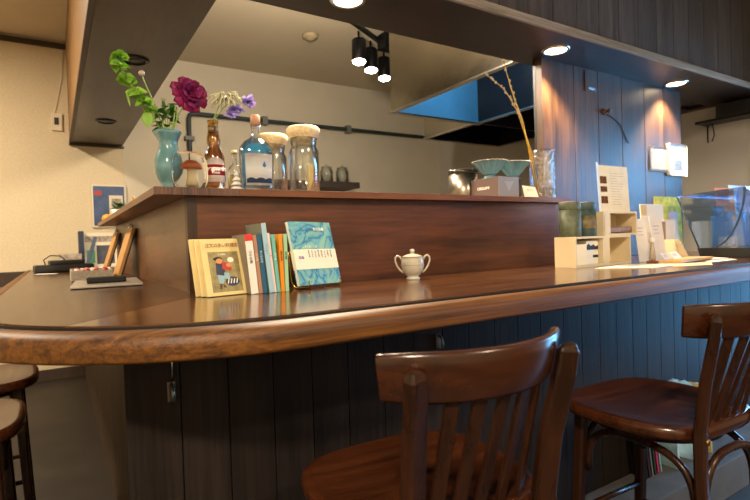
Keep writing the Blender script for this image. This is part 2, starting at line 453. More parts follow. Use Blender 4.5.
# riser and shelf
MB().box((.392, 1.689, 1.0), (2.155, 1.712, 1.308)).build('riser_panel', M['riser'], bar)
MB().box((2.13, 1.7125, 1.0), (2.158, 1.86, 1.308)).build('riser_end', M['riser'], bar)
m = MB()
m.box((.364, 1.720, 1.0), (.385, 2.62, 1.308)); m.box((.364, 2.624, 1.0), (.385, 3.9, 1.308))
m.build('riser_side', M['riser_y'], bar)
MB().box((.361, 1.685, 1.0), (.391, 1.719, 1.308), .001).build('corner_post', M['post'], bar)
MB().box((.52, 1.65, 1.309), (2.243, 2.03, 1.333), .002).build('shelf_board', M['shelf'], bar)
M['shelf_end'] = wood('shelf_end_grain', '3c2820', '74503c', 'z', rough=.6, grain=60, bump=.6, streak=1.5)
m = MB(); m.box((.261, 1.656, 1.309), (.519, 3.97, 1.333), .002)
m.build('shelf_board', M['shelf_y'], bar)
MB().box((.261, 1.648, 1.309), (.519, 1.6555, 1.333), .001).build('end_strip', M['shelf_end'], bar)

# bag hooks on the counter front
def bag_hook(x, y, z, label, cord):
    t = thing('bag_hook', label, 'hook', (x, y, z))
    MB().box((-.009, -.005, -.024), (.009, -.0005, .022), .003).build('back_plate', M['brushed_dark'], t)
    MB().tube([(0, -.006, .018), (0, -.02, .014), (0, -.026, -.005), (0, -.02, -.022), (0, -.006, -.024), (0, -.001, -.022)], .004, 8).build('hook_arm', M['brushed_dark'], t)
    if cord: MB().tube([(0.002, -.004, .024), (.003, -.008, .06), (.002, -.006, .112)], .0018, 6).build('cord', M['steel'], t)
bag_hook(.212, 1.219, .822, 'small metal bag hook hanging under the counter corner on a cord', True)
bag_hook(.985, 1.219, .833, 'small metal bag hook on the planks above the near chair back', False)

# ------------------------------------------------------------------ chairs
def make_chair(label, loc, rz, group):
    t = thing('bar_chair', label, 'chair', loc, (0, 0, rz), group)
    # seat
    n = 48; ZS = .65
    def seat_xy(a, k=1):
        ex = 2/3.4; c, s = math.cos(a), math.sin(a)
        x = math.copysign(abs(c)**ex, c)*.230; y = math.copysign(abs(s)**ex, s)*.212
        if y < 0: x *= 1+.10*y/.205          # a little narrower at the rear
        return x*k, y*k
    tb = bmesh.new(); rings = []
    for k, z in ((0, ZS-.012), (.3, ZS-.0115), (.6, ZS-.008), (.82, ZS-.003), (.9, ZS-.0005), (.935, ZS+.0005), (.97, ZS-.001), (.99, ZS-.006), (1, ZS-.014), (.995, ZS-.026), (.975, ZS-.034), (.9, ZS-.036), (0, ZS-.036)):
        if k == 0: rings.append([tb.verts.new((0, 0, z))])
        else: rings.append([tb.verts.new((*seat_xy(2*PI*i/n, k), z)) for i in range(n)])
    for A, B2 in zip(rings, rings[1:]):
        for i in range(n):
            vs = [A[i % len(A)], A[(i+1) % n % len(A)], B2[(i+1) % n % len(B2)], B2[i % len(B2)]]
            vs = [v for q, v in enumerate(vs) if v not in vs[:q]]
            tb.faces.new(vs)
    bmesh.ops.recalc_face_normals(tb, faces=tb.faces[:])
    m = MB(); m._merge(tb, None, True); m.build('seat', M['chairwood'], t)
    # back rail: arc, leaning back
    RC, rr = -.012, .278
    def arc(a, r, z, lean=.0): return Vector((r*math.sin(a), RC-r*math.cos(a)-lean, z))
    def rail(u, v):
        # u along arc, v around the section
        a = rad(-47+94*u)
        sec = [(-.010, .888), (-.010, .962), (-.006, .969), (.006, .969), (.010, .962), (.010, .888), (.006, .882), (-.006, .882), (-.010, .888)]
        d, z = sec[min(8, int(round(v*8)))]
        z2 = z - (0.004*(abs(u-.5)*2)**6 if z > .95 else -0.004*(abs(u-.5)*2)**6)
        return arc(a, rr+d-(.975-z)*.22, z2)
    m = MB(); m.grid(rail, 30, 8)
    tb = bmesh.new()
    for a, u in ((rad(-47), 0), (rad(47), 1)):
        vs = [tb.verts.new(rail(u, k/8)) for k in range(8)]
        tb.faces.new(vs)
    m._merge(tb); m.build('back_rail', M['chairwood'], t)
    # posts: rear legs running up outside the rail
    for s in (-1, 1):
        pts = [(s*.172, -.235, 0), (s*.164, -.222, .3), (s*.155, -.208, .55), (s*.152, -.207, .65), (s*.156, -.224, .77), (s*.166, -.252, .89), (s*.169, -.259, .932), (s*.169, -.2585, .941), (s*.168, -.257, .946)]
        m = MB(); m.tube(pts, [1, 1, 1.05, 1.05, 1, .95, .90, .72, .35], sq=(.043, .026), up=(1, -.35*s, 0))
        leg = m.build('rear_post', M['chairwood_z'], t)
        MB().lathe([(0, 0), (.0085, 0), (.0085, .002), (.005, .0035), (0, .004)], seg=16, M=Matrix.Translation((s*.153, -.2245, .628)) @ Matrix.Rotation(PI/2, 4, 'X')).build('screw', M['brass'], leg)
    # slats
    for k in range(5):
        a = rad(-21+11.2*k)
        p1 = arc(a, rr-.022, .893); p0 = Vector((.262*math.sin(a), -.185, .645)); mid = (p0+p1)/2
        MB().tube([p0, mid, p1], 1, sq=(.025, .010), up=(math.cos(a), math.sin(a), 0)).build('slat', M['chairwood_z'], t)
    # front legs
    for s in (-1, 1):
        MB().tube([(s*.168, .168, 0), (s*.158, .150, .35), (s*.150, .138, .612)], [.8, .92, 1], sq=(.034, .034), up=(1, 0, 0)).build('front_leg', M['chairwood_z'], t)
    # seat apron ring
    MB().lathe([(.150, .585), (.172, .585), (.172, .613), (.150, .613)], seg=40, close=True).build('apron', M['chairwood_z'], t)
    # bentwood hoops
    def hoop(p, q, outw):
        p, q = Vector(p), Vector(q); pts = []
        for k in range(25):
            a = PI*k/24
            c = -math.copysign(abs(math.cos(a))**.75, math.cos(a)); z = .43 + .145*abs(math.sin(a))**.62
            pts.append(p*(1-c)/2 + q*(1+c)/2 + Vector((0, 0, z)))
        return MB().tube(pts, .0105, 10).build('bentwood_hoop', M['chairwood_z'], t)
    hoop((-.140, .125, 0), (-.150, -.190, 0), 0); hoop((.140, .125, 0), (.150, -.190, 0), 0)
    hoop((-.128, .140, 0), (.128, .140, 0), 0); hoop((-.135, -.205, 0), (.135, -.205, 0), 0)
    # low stretchers
    for a, b in (((-.158, .15, .24), (-.17, -.225, .24)), ((.158, .15, .24), (.17, -.225, .24)), ((-.158, .15, .30), (.158, .15, .30)), ((-.168, -.225, .30), (.168, -.225, .30))):
        MB().tube([a, b], .009, 8).build('stretcher', M['chairwood_z'], t)
    return t
G = 'brown bentwood bar chairs around the counter'
ch = make_chair('brown bentwood bar chair with slatted back, nearest the camera at bottom centre', (.640, .872, 0), rad(-3), G)
dup(ch, (1.49, .835, 0), (0, 0, rad(-2)), 'brown bentwood bar chair at the right edge in front of the leaning records')
dup(ch, (-.305, 1.95, 0), (0, 0, rad(-90)), 'bar chair at the left edge, the nearer of the two, showing its seat corner')
dup(ch, (-.285, 2.60, 0), (0, 0, rad(-88)), 'bar chair at the left edge, the farther one with its seat just under the counter')

# ------------------------------------------------------------------ books standing on the counter
M['pages'] = plain('book_pages', 'e6dcc4', .8, var=.08, scale=300)
def book(label, x, y, th, h, d, tilt, spine, cover=None, mark=None, markcol='333333', chars=None, charcol='333333', cap=None):
    """spine faces -Y; x = left bottom corner of the spine; tilt leans the top to the left"""
    t = thing('book', label, 'book', (x, y, 1.0005 + 0), (0, rad(-tilt), 0), 'upright books in a row on the counter')
    c = plain('cover_'+spine, spine, .45); c2 = plain('board_'+(cover or spine), cover or spine, .5)
    m = MB()
    m.mi = 0; m.box((0, 0, 0), (th, .0015, h), .0004)
    m.mi = 1; m.box((0, .0015, 0), (.0014, d, h)); m.box((th-.0014, .0015, 0), (th, d, h))
    cv = m.build('cover', [c, c2], t)
    MB().box((.0015, .0016, .002), (th-.0015, d-.003, h-.002)).build('pages', M['pages'], t)
    if cap:
        MB().box((-.0003, -.0006, h-.020), (th+.0003, 0, h), .0002).build('spine_label', plain('cap_'+cap, cap, .5), t)
    if chars:
        # vertical lettering down the spine
        s = '\n'.join(chars); sz = min(th*.55, .010)
        o = text('spine_title', s, sz, (th/2, -.0008, h*.62), (PI/2, 0, 0), plain('ink_'+charcol, charcol, .6), t)
    return t
def up(base, tilt, th): return base
YB0 = 1.468
book('white spined book with a red top label, leftmost spine of the row', .489, YB0, .0225, .178, .125, 4.8, 'e6e0d6', '8f8474', cap='d0342c', chars='山の本屋', charcol='555555')
book('thin brown and cream striped book right of the white spined one', .5135, YB0, .011, .176, .120, 4.8, 'a87c60', 'b89478', chars='小さな旅', charcol='e8dcc8')
book('dark blue book between the striped one and the tall pale blue one', .526, YB0, .0135, .177, .118, 4.8, '1d5a7c', '1d5a7c', chars='海と空の詩', charcol='bcd6e0')
book('tall pale blue book with grey boards rising above the row', .5445, YB0-.004, .0150, .211, .145, 5.6, '9cc0cf', '7d8478', chars='コーヒー', charcol='5c8494')
book('slim pinkish white book beside the tall pale blue one', .5615, YB0+.002, .0075, .181, .115, 5.6, 'e4ccc8', chars='春', charcol='806060')
book('slim teal green book left of the orange spine', .5705, YB0, .0105, .176, .118, 4.6, '6db3a4', chars='森の手紙', charcol='e0f0ea')
book('orange book near the right end of the row', .5835, YB0, .0115, .177, .118, 1.2, 'e58a1c', chars='珈琲の時間', charcol='5a3410')
book('pale green book at the right end of the row', .5975, YB0, .0110, .177, .115, 0.4, '9cc49a', chars='庭の植物', charcol='3c6a48')

# picture books leaning, three copies
M['pb_cover'] = plain('picture_book_cover', 'd9c488', .5, var=.06, scale=20)
M['pb_art'] = plain('picture_book_art', '8f8458', .5, var=.3, scale=60)
ART = {k: plain('art_'+k, v, .5) for k, v in dict(navy='2c3550', red='b03a34', sky='8fb4c0', orange='d08a50', brown='5c3a28', white='ece6d8', black='1c1a1c').items()}
M['ink_brown'] = plain('ink_brown', '7a3a20', .6)
M['ink_white'] = plain('ink_white', 'f4f0e6', .6)
def disc(m, x, z, rx, rz, y, n=20, th=.0006):
    t = bmesh.new()
    v = [t.verts.new((x+rx*math.cos(2*PI*k/n), y, z+rz*math.sin(2*PI*k/n))) for k in range(n)]
    v2 = [t.verts.new((p.co.x, y-th, p.co.z)) for p in v]
    t.faces.new(v); t.faces.new(v2[::-1])
    for k in range(n): t.faces.new([v[k], v[(k+1) % n], v2[(k+1) % n], v2[k]])
    bmesh.ops.recalc_face_normals(t, faces=t.faces[:]); m._merge(t)
def poly(m, pts, y, th=.0006):
    m.prism(pts, y-th, y, ax='y')
def picture_book(label, x, y, yaw, tilt):
    t = thing('picture_book', label, 'book', (x, y, 1.0022), (rad(-tilt), 0, rad(yaw)), 'copies of the same picture book')
    W, H, T = .1225, .172, .008
    m = MB(); m.box((0, 0, 0), (W, .0013, H), .0003); m.box((0, T-.0013, 0), (W, T, H), .0003); m.box((0, .0013, 0), (.0013, T-.0013, H))
    m.build('cover', M['pb_cover'], t)
    MB().box((.0014, .0014, .0015), (W-.002, T-.0014, H-.0015)).build('pages', M['pages'], t)
    MB().box((.018, -.0004, .010), (W-.010, 0, .132)).build('cover_picture', M['pb_art'], t)
    m = MB()
    mats = [ART[k] for k in ('navy', 'red', 'sky', 'orange', 'brown', 'white', 'black')]
    m.mi = 0; poly(m, [(.036, .062), (.062, .058), (.064, .098), (.050, .104), (.038, .096)], -.0005)
    m.mi = 6; disc(m, .046, .110, .014, .006, -.0005)
    m.mi = 3; disc(m, .050, .103, .010, .008, -.0012)
    m.mi = 1; poly(m, [(.056, .078), (.082, .072), (.086, .080), (.072, .098), (.058, .102)], -.0012)
    m.mi = 3; disc(m, .078, .090, .009, .006, -.0018)
    m.mi = 2; poly(m, [(.040, .036), (.054, .034), (.060, .058), (.038, .062)], -.0012); poly(m, [(.058, .050), (.076, .046), (.074, .066), (.060, .068)], -.0018)
    m.mi = 0; disc(m, .083, .040, .022, .014, -.0005)
    m.mi = 5
    for k in range(4): poly(m, [(.066+.009*k, .034), (.069+.009*k, .034), (.073+.009*k, .048), (.070+.009*k, .048)], -.0012)
    m.mi = 4; poly(m, [(.040, .020), (.046, .018), (.050, .034), (.043, .036)], -.0005); poly(m, [(.052, .024), (.060, .022), (.060, .027), (.052, .034)], -.0005)
    m.mi = 5; disc(m, .086, .106, .010, .008, -.0005)
    m.build('figure_drawing', mats, t)
    text('title', '注文の多い料理店', .0135, (W/2+.004, -.0008, .151), (PI/2, 0, 0), M['ink_brown'], t, spacing=.92)
    text('author_line', '宮沢賢治', .0062, (W/2, -.0012, .123), (PI/2, 0, 0), M['ink_white'], t)
    return t
picture_book('cream picture book with two drawn figures on its cover, front copy of three', .366, 1.4815, 9.4, 15.5)
picture_book('cream picture book, middle copy of three with only its left edge showing', .355, 1.502, 9.4, 15)
picture_book('cream picture book, rearmost copy of three against the riser', .345, 1.523, 9.4, 14.5)

# watercolour book on its stand
M['wc'], nt, N, K, B = newmat('watercolour_cover')
tc = N.new('ShaderNodeTexCoord'); n1 = N.new('ShaderNodeTexNoise'); n1.inputs['Scale'].default_value = 11; n1.inputs['Detail'].default_value = 5; n1.inputs['Distortion'].default_value = 1.6
K.new(tc.outputs['Object'], n1.inputs['Vector'])
r = ramp(N, [(.34, L('8ab49c')), (.43, L('62a0ac')), (.475, L('2c6088')), (.51, L('5a9cac')), (.60, L('8cb48e')), (.68, L('4884a4'))])
K.new(n1.outputs['Fac'], r.inputs['Fac']); K.new(r.outputs['Color'], B.inputs['Base Color']); B.inputs['Roughness'].default_value = .4
eul = Matrix.Rotation(rad(19.5), 4, 'Z') @ Matrix.Rotation(rad(-14.5), 4, 'X') @ Matrix.Rotation(rad(1.0), 4, 'Y')
t = thing('book', 'large turquoise watercolour book with a white paper band, propped face out on a stand', 'book', (.646, 1.468, 1.0135), eul.to_euler())
W, H, T = .192, .212, .014
m = MB(); m.box((0, 0, 0), (W, .0012, H), .0004); m.box((0, T-.0012, 0), (W, T, H), .0004)
m.build('cover', M['wc'], t)
MB().box((.001, .0014, .001), (W-.001, T-.0014, H-.001)).build('pages', M['white'], t)
band = MB().box((-.0006, -.0008, .052), (W+.0006, T+.0004, .118)).build('paper_band', M['cream'], t)
M['ink'] = plain('ink_grey', '5a5a66', .6); M['ink_violet'] = plain('ink_violet', '6a64a0', .6)
text('band_text', '詩集', .012, (.028, -.0014, .090), (PI/2, 0, 0), M['ink_violet'], t)
for k, s in enumerate(('言葉の海', 'かすかな', '光をたど', '静かな夜', '風の音を', 'ひとつの', '心の奥で', '遠い記憶')):
    text('band_text', '\n'.join(s), .0062, (.065+.0145*k, -.0014, .103-.0015*(k % 3)), (PI/2, 0, 0), M['ink'], t)
text('title', '水の詩集', .013, (.130, -.0008, .186), (PI/2, 0, 0), M['ink_white'], t)
text('subtitle', 'しずくのことば', .0085, (.075, -.0008, .126), (PI/2, 0, 0), M['ink_white'], t, spacing=1.3)
t2 = thing('book_stand', 'thin wire book stand under the watercolour book', 'book stand', (.646, 1.466, 1.0), (0, 0, rad(19.5)))
for x in (.030, .175):
    MB().tube([(x, -.008, .028), (x, -.009, .006), (x, .0, .0045), (x, .06, .0045), (x, .072, .02), (x, .085, .12)], .0022, 8).build('wire_leg', M['brass'], t2)
MB().tube([(.030, .0855, .119), (.175, .0855, .119)], .0022, 8).build('cross_wire', M['brass'], t2)

# ------------------------------------------------------------------ sugar bowl
M['porcelain'] = plain('porcelain', 'b9b3a2', .22, coat=.4, var=.03, scale=60)
M['porc_line'] = plain('porcelain_line', '8c8f86', .3)
t = thing('sugar_bowl', 'cream porcelain sugar bowl with lid and two looping handles', 'sugar bowl', (1.118, 1.515, 1.0003), (0, 0, rad(-34)))
t.scale = (.86, .86, .96)
prof = [(0, .0), (.030, .0), (.031, .003), (.026, .009), (.023, .012), (.034, .020), (.044, .034), (.049, .050), (.0495, .064), (.048, .076), (.0455, .082), (.047, .084), (.044, .085), (.043, .080), (.040, .05), (.02, .02), (0, .016)]
MB().lathe(prof, seg=40).build('body', M['porcelain'], t)
MB().lathe([(.0492, .0545), (.0500, .0555), (.0500, .0565), (.0495, .0575)], seg=40).build('painted_line', M['porc_line'], t)
lid = MB().lathe([(0, .086), (.044, .086), (.046, .087), (.040, .091), (.026, .096), (.010, .099), (.007, .102), (.009, .105), (.0115, .110), (.009, .116), (0, .118)], seg=40).build('lid', M['porcelain'], t)
for s in (-1, 1):
    MB().tube([(s*.045, 0, .074), (s*.054, 0, .088), (s*.064, 0, .093), (s*.073, 0, .086), (s*.074, 0, .072), (s*.066, 0, .052), (s*.054, 0, .036), (s*.040, 0, .027)], [.0045, .004, .0038, .0038, .0038, .004, .004, .005], 10).build('handle', M['porcelain'], t)
for k in range(7):
    a = rad(-150+20*k); 
M['rosebud'] = plain('flower_print', 'b09078', .4)
m = MB()
for k in range(6):
    a = rad(-130+17*k); m.ball((.0492*math.cos(a), .0492*math.sin(a), .066+.003*math.sin(k*2)), .0028, (1, 1, .8), sub=1)
m.build('flower_print', M['rosebud'], t)

# ------------------------------------------------------------------ things on the raised shelf (z = 1.333)
ZT = 1.3335
M['vase'] = plain('celadon_glaze', '5a8488', .18, coat=.6, var=.22, scale=26)
vx, vy = .324, 1.742
t = thing('vase', 'teal glazed vase with a fluted rim at the left end of the shelf', 'vase', (vx, vy, ZT))
prof = [(0, 0), (.027, 0), (.029, .004), (.024, .014), (.030, .028), (.0405, .052), (.044, .074), (.040, .100), (.031, .122), (.0265, .140), (.028, .156), (.037, .176), (.042, .186), (.040, .188), (.033, .176), (.024, .156), (.022, .140), (.026, .122), (.034, .1), (.036, .07), (0, .02)]
tb = MB(); tb.lathe(prof, seg=40)
for v in tb.b.verts:
    if v.co.z > .165:
        a = math.atan2(v.co.y, v.co.x); k = 1+.07*math.sin(5*a)*(v.co.z-.165)/.02; v.co.x *= k; v.co.y *= k
    v.co.x *= 1.06; v.co.y *= 1.06
tb.build('body', M['vase'], t)

M['stem'] = plain('green_stem', '7a9a3c', .5); M['leaf'] = plain('green_leaf', '98c24a', .5, var=.15, scale=40)
M['leaf_dark'] = plain('dark_leaf', '4c7a2c', .45, var=.25, scale=50)
M['petal'] = plain('magenta_petal', '9a2266', .45, var=.3, scale=45)
M['lav'] = plain('lavender_petal', 'cfc0f4', .5, var=.12, scale=60); M['sepal'] = plain('pale_sepal', 'ccc8a4', .55, var=.2, scale=60)
M['bud'] = plain('pale_bud', 'a8948a', .5)
def leaf(m, p, d, L_, W_, cup=.25, twist=0, fold=0):
    """rounded leaf starting at p pointing along d"""
    d = Vector(d).normalized(); up = Vector((0, 0, 1)) if abs(d.z) < .85 else Vector((0, -1, 0))
    s = d.cross(up).normalized(); nrm = s.cross(d)
    s = (Matrix.Rotation(twist, 3, d) @ s); nrm = (Matrix.Rotation(twist, 3, d) @ nrm)
    P0 = Vector(p)
    def fn(u, v):
        w = math.sin(PI*min(1, u**.75))**.65*W_/2 if 0 < u < 1 else 0.0003
        q = (v-.5)*2
        return P0 + d*(u*L_) + s*(q*w) + nrm*(-cup*L_*u*u + cup*.8*abs(q)**2*w)
    m.grid(fn, 8, 6, thick=.0006)
# green shell-flower stem leaning left
t = thing('green_flower_stem', 'tall bright green leafy stem leaning left out of the teal vase', 'flower')
base = (vx-.004, vy, ZT+.05)
spine = [base, (vx-.018, vy, ZT+.185), (.272, 1.72, 1.575), (.238, 1.72, 1.62), (.208, 1.72, 1.665), (.190, 1.72, 1.70), (.188, 1.72, 1.735)]
MB().tube(spine, [.0025]*6+[.001], 8).build('stem', M['stem'], t)
m = MB(); random.seed(3)
for k, (p, n_) in enumerate((((.190, 1.72, 1.732), 9), ((.190, 1.72, 1.705), 6), ((.206, 1.72, 1.665), 9), ((.232, 1.72, 1.625), 8), ((.255, 1.72, 1.600), 8), ((.272, 1.72, 1.578), 6))):
    for j in range(n_):
        a = 2*PI*j/n_ + k; 
        leaf(m, p, (math.cos(a), .9*math.sin(a), .25*math.sin(a*2+k)+.15), random.uniform(.020, .030), random.uniform(.030, .042), .6, random.uniform(-1.2, 1.2))
m.build('bracts', M['leaf'], t)
m = MB(); leaf(m, (.262, 1.715, 1.572), (-.05, -.2, -1), .05, .034, .1, .2); leaf(m, (.205, 1.715, 1.625), (.15, -.2, -1), .045, .006, .1, .2); leaf(m, (.250, 1.715, 1.60), (.9, -.3, -.5), .04, .03, .1, .6)
m.build('leaves', M['leaf'], t)
# bud stem
t = thing('flower_bud_stem', 'thin stem with one small closed bud beside the green leafy stem', 'flower')
MB().tube([(vx, vy, ZT+.05), (vx-.012, vy, ZT+.19), (.288, 1.722, 1.590), (.262, 1.72, 1.652), (.252, 1.72, 1.682)], .0018, 8).build('stem', M['stem'], t)
m = MB(); m.ball((.250, 1.72, 1.690), .0095, (1, 1, 1.05))
for k in range(7): leaf(m, (.251, 1.72, 1.681), (math.cos(k*.9), math.sin(k*.9), 1.1), .014, .009, -.3)
m.build('bud', M['bud'], t)
# magenta bloom
t = thing('magenta_flower', 'large magenta double flower above the teal vase', 'flower')
fc = Vector((.398, 1.715, 1.650)); axis = Vector((.25, -1, .28)).normalized()
MB().tube([(vx+.006, vy, ZT+.05), (vx+.014, vy, ZT+.19), (.355, 1.722, 1.575), (.384, 1.725, 1.625), fc - axis*.012], .0026, 8).build('stem', M['stem'], t)
m = MB(); random.seed(11)
side = axis.cross(Vector((0, 0, 1))).normalized(); upv = side.cross(axis)
for ring, (n_, rl, open_) in enumerate(((4, .016, .15), (6, .024, .4), (8, .034, .7), (10, .044, 1.0), (11, .051, 1.35), (10, .056, 1.7))):
    for j in range(n_):
        a = 2*PI*j/n_ + ring*.5 + random.uniform(-.15, .15)
        rd = side*math.cos(a) + upv*math.sin(a)
        o_ = open_ + random.uniform(-.12, .12); ln = rl*random.uniform(.9, 1.1); wd = ln*.85
        dd = (rd*math.sin(o_) + axis*math.cos(o_)).normalized()
        tang = axis.cross(rd).normalized(); nn = dd.cross(tang)
        P0 = fc - axis*.008 + rd*.004
        ph = random.random()*6
        def fn(u, v, P0=P0, dd=dd, tang=tang, nn=nn, ln=ln, wd=wd, ph=ph):
            w = (math.sin(PI*min(.999, .12+.8*u))**.5)*wd/2*(.4+.6*u); q = (v-.5)*2
            return P0 + dd*(u*ln) + tang*(q*w) + nn*(.18*ln*u*(1-u)*2 - .35*w*q*q + .0016*math.sin(q*7+ph)*u)
        m.grid(fn, 6, 6, thick=.0005)
m.build('petals', M['petal'], t)
MB().ball(fc-axis*.012, .011, (1, 1, .7)).build('calyx', M['leaf_dark'], t)
# dark leaves at the vase mouth
t = thing('leafy_sprig', 'dark green leafy sprig filling the mouth of the teal vase', 'foliage')
m = MB(); random.seed(5)
for k in range(48):
    a = random.uniform(0, 2*PI); h = random.uniform(.185, .265)
    p = (vx+.012*math.cos(a)-.004, vy+.012*math.sin(a), ZT+h)
    leaf(m, p, (math.cos(a), math.sin(a)-.2, random.uniform(-.4, .7)), random.uniform(.020, .034), random.uniform(.014, .024), .3, random.uniform(-.7, .7))
leaf(m, (.318, 1.71, 1.60), (1, -.2, .15), .04, .018, .1); leaf(m, (.312, 1.715, 1.585), (-.2, -.4, 1), .03, .012)
m.build('leaves', M['leaf_dark'], t)
m = MB()
for k in range(5): m.tube([(vx-.006+.003*k, vy, ZT+.06), (vx-.007+.004*k, vy-.004, ZT+.19), (vx-.014+.007*k, vy-.004, ZT+.22+.010*(k % 3))], .0014, 6)
m.tube([(vx+.010, vy, ZT+.06), (vx+.014, vy-.002, ZT+.19), (.345, 1.712, 1.60)], .002, 6)
m.build('stems', M['stem'], t)
m = MB()
for k in range(10):
    a = 2*PI*k/10; leaf(m, (.309, 1.712, 1.608), (math.cos(a), math.sin(a), .7), .014, .006, -.2)
m.build('small_florets', M['sepal'], t)

# mushroom paperweight
t = thing('paperweight', 'clear glass paperweight with a brown mushroom inside, in front of the vase', 'paperweight', (.374, 1.679, ZT))
prof = [(0, 0), (.044, 0), (.050, .005), (.055, .022), (.0565, .050), (.055, .080), (.049, .102), (.036, .113), (0, .117)]
M['resin'] = glass('resin_glass', (252, 253, 252), 0, 1.18)
MB().lathe(prof, seg=40, sy=.55).build('body', M['resin'], t)
M['mush'] = plain('mushroom_cap', '9a4a1e', .35, var=.15, scale=60); M['mushstem'] = plain('mushroom_stem', 'dccba0', .5)
MB().lathe([(0, .094), (.014, .092), (.026, .083), (.033, .071), (.031, .066), (0, .067)], seg=24, sy=.7, c=(.004, 0, -.005)).build('mushroom_cap', M['mush'], t)
MB().lathe([(0, .0612), (.014, .0612), (.016, .03), (.021, .010), (0, .006)], seg=20, sy=.7, c=(.006, 0, 0)).build('mushroom_stalk', M['mushstem'], t)

# beer bottle
M['amber'] = thin_glass('amber_glass', (236, 202, 112), .06)
M['beer_red'] = plain('label_red', 'b3242c', .4); M['foil'] = plain('bottle_foil', 'b8a47c', .3, metal=.6)
t = thing('beer_bottle', 'amber beer bottle with red and white label holding lavender flowers', 'bottle', (.466, 1.732, ZT))
bo = [(0, .004), (.026, .0), (.031, .003), (.0325, .012), (.0325, .078), (.034, .095), (.0335, .108), (.029, .125), (.0215, .140), (.0185, .148), (.0225, .160), (.0225, .172), (.0185, .186), (.0160, .205), (.0155, .222), (.0175, .224), (.0175, .234), (.0135, .235)]
bi = [(.0105, .232), (.0115, .205), (.0135, .186), (.0175, .170), (.0155, .148), (.026, .125), (.0305, .105), (.029, .078), (.029, .014), (0, .010)]
MB().lathe(bo+bi, seg=40).build('body', M['amber'], t)
def band_label(m, r, a0, a1, z0, z1, arch=0, n=24, th=.0004):
    def fn(u, v):
        a = rad(a0+(a1-a0)*u); top = z1 + arch*math.sqrt(max(0, 1-((u-.5)*2)**2))
        return Vector((r*math.cos(a), r*math.sin(a), z0+(top-z0)*v))
    m.grid(fn, n, 2, thick=-th)
M['lab_white'] = plain('label_white', 'f6f3ee', .5)
yaw = 262
m = MB(); band_label(m, .0345, yaw-62, yaw+62, .026, .082, arch=.024); m.build('label', M['lab_white'], t)
m = MB(); band_label(m, .0352, yaw-62, yaw+62, .048, .083); m.build('label_stripe', M['beer_red'], t)
m = MB(); band_label(m, .0352, yaw-30, yaw+30, .036, .0365); m.build('label_stripe', M['beer_red'], t)
M['beer_blue'] = plain('label_blue', '24507c', .4)
m = MB(); band_label(m, .0342, yaw+63, yaw+110, .026, .092); m.build('side_label', M['beer_blue'], t)
def wrap_text(name, s, size, r, yawd, z, mat, parent, sp=1.0):
    o = text(name, s, size, (0, 0, 0), (0, 0, 0), mat, None, spacing=sp, bold=size*.035)
    for v in o.data.vertices:
        a = rad(yawd) + v.co.x/r; rr = r + v.co.z
        v.co = Vector((rr*math.cos(a), rr*math.sin(a), z+v.co.y))
    o.parent = parent; return o
wrap_text('label_text', 'Hoegaarden', .0205, .0362, yaw, .0700, M['ink_white'], t, .95)
wrap_text('label_text', 'ROSÉE', .0075, .0362, yaw, .0555, M['ink_white'], t, 1.3)
m = MB(); band_label(m, .0176, 0, 360, .194, .214, n=30); m.build('neck_foil', M['foil'], t)
# lavender scabious in it
t = thing('lavender_flowers', 'lavender flowers with drooping pale sepals standing in the beer bottle', 'flower')
MB().tube([(.466, 1.732, ZT+.10), (.467, 1.732, ZT+.235), (.485, 1.72, 1.615), (.505, 1.715, 1.640)], .0018, 6).tube([(.468, 1.733, ZT+.12), (.470, 1.733, ZT+.236), (.50, 1.72, 1.612), (.545, 1.715, 1.652), (.575, 1.712, 1.650)], .0015, 6).build('stem', M['stem'], t)
m = MB(); random.seed(21)
for k in range(80):
    a = random.uniform(0, 2*PI); c = Vector((.508, 1.715, 1.640)); l = random.uniform(.03, .062)
    d = Vector((math.cos(a), math.sin(a)*.6, random.uniform(-.1, .5))).normalized()
    pts = [c, c+d*l*.5+Vector((0, 0, .004)), c+d*l*.85+Vector((0, 0, -.010)), c+d*l+Vector((0, 0, -.028*random.uniform(.6, 1.5)))]
    m.tube(pts, [.0018, .0024, .0022, .0008], 6)
m.build('sepals', M['sepal'], t)
m = MB()
for c, n_, s_ in (((.528, 1.708, 1.605), 26, .030), ((.512, 1.70, 1.590), 12, .022), ((.582, 1.705, 1.640), 26, .028), ((.55, 1.71, 1.612), 12, .022)):
    for j in range(n_):
        d = Vector((random.uniform(-1, 1), random.uniform(-1, .5), random.uniform(-.9, .6)))
        leaf(m, c, d, s_*random.uniform(.7, 1.1), s_*.75, random.uniform(-.4, .4), random.uniform(-1, 1))
m.build('petals', M['lav'], t)

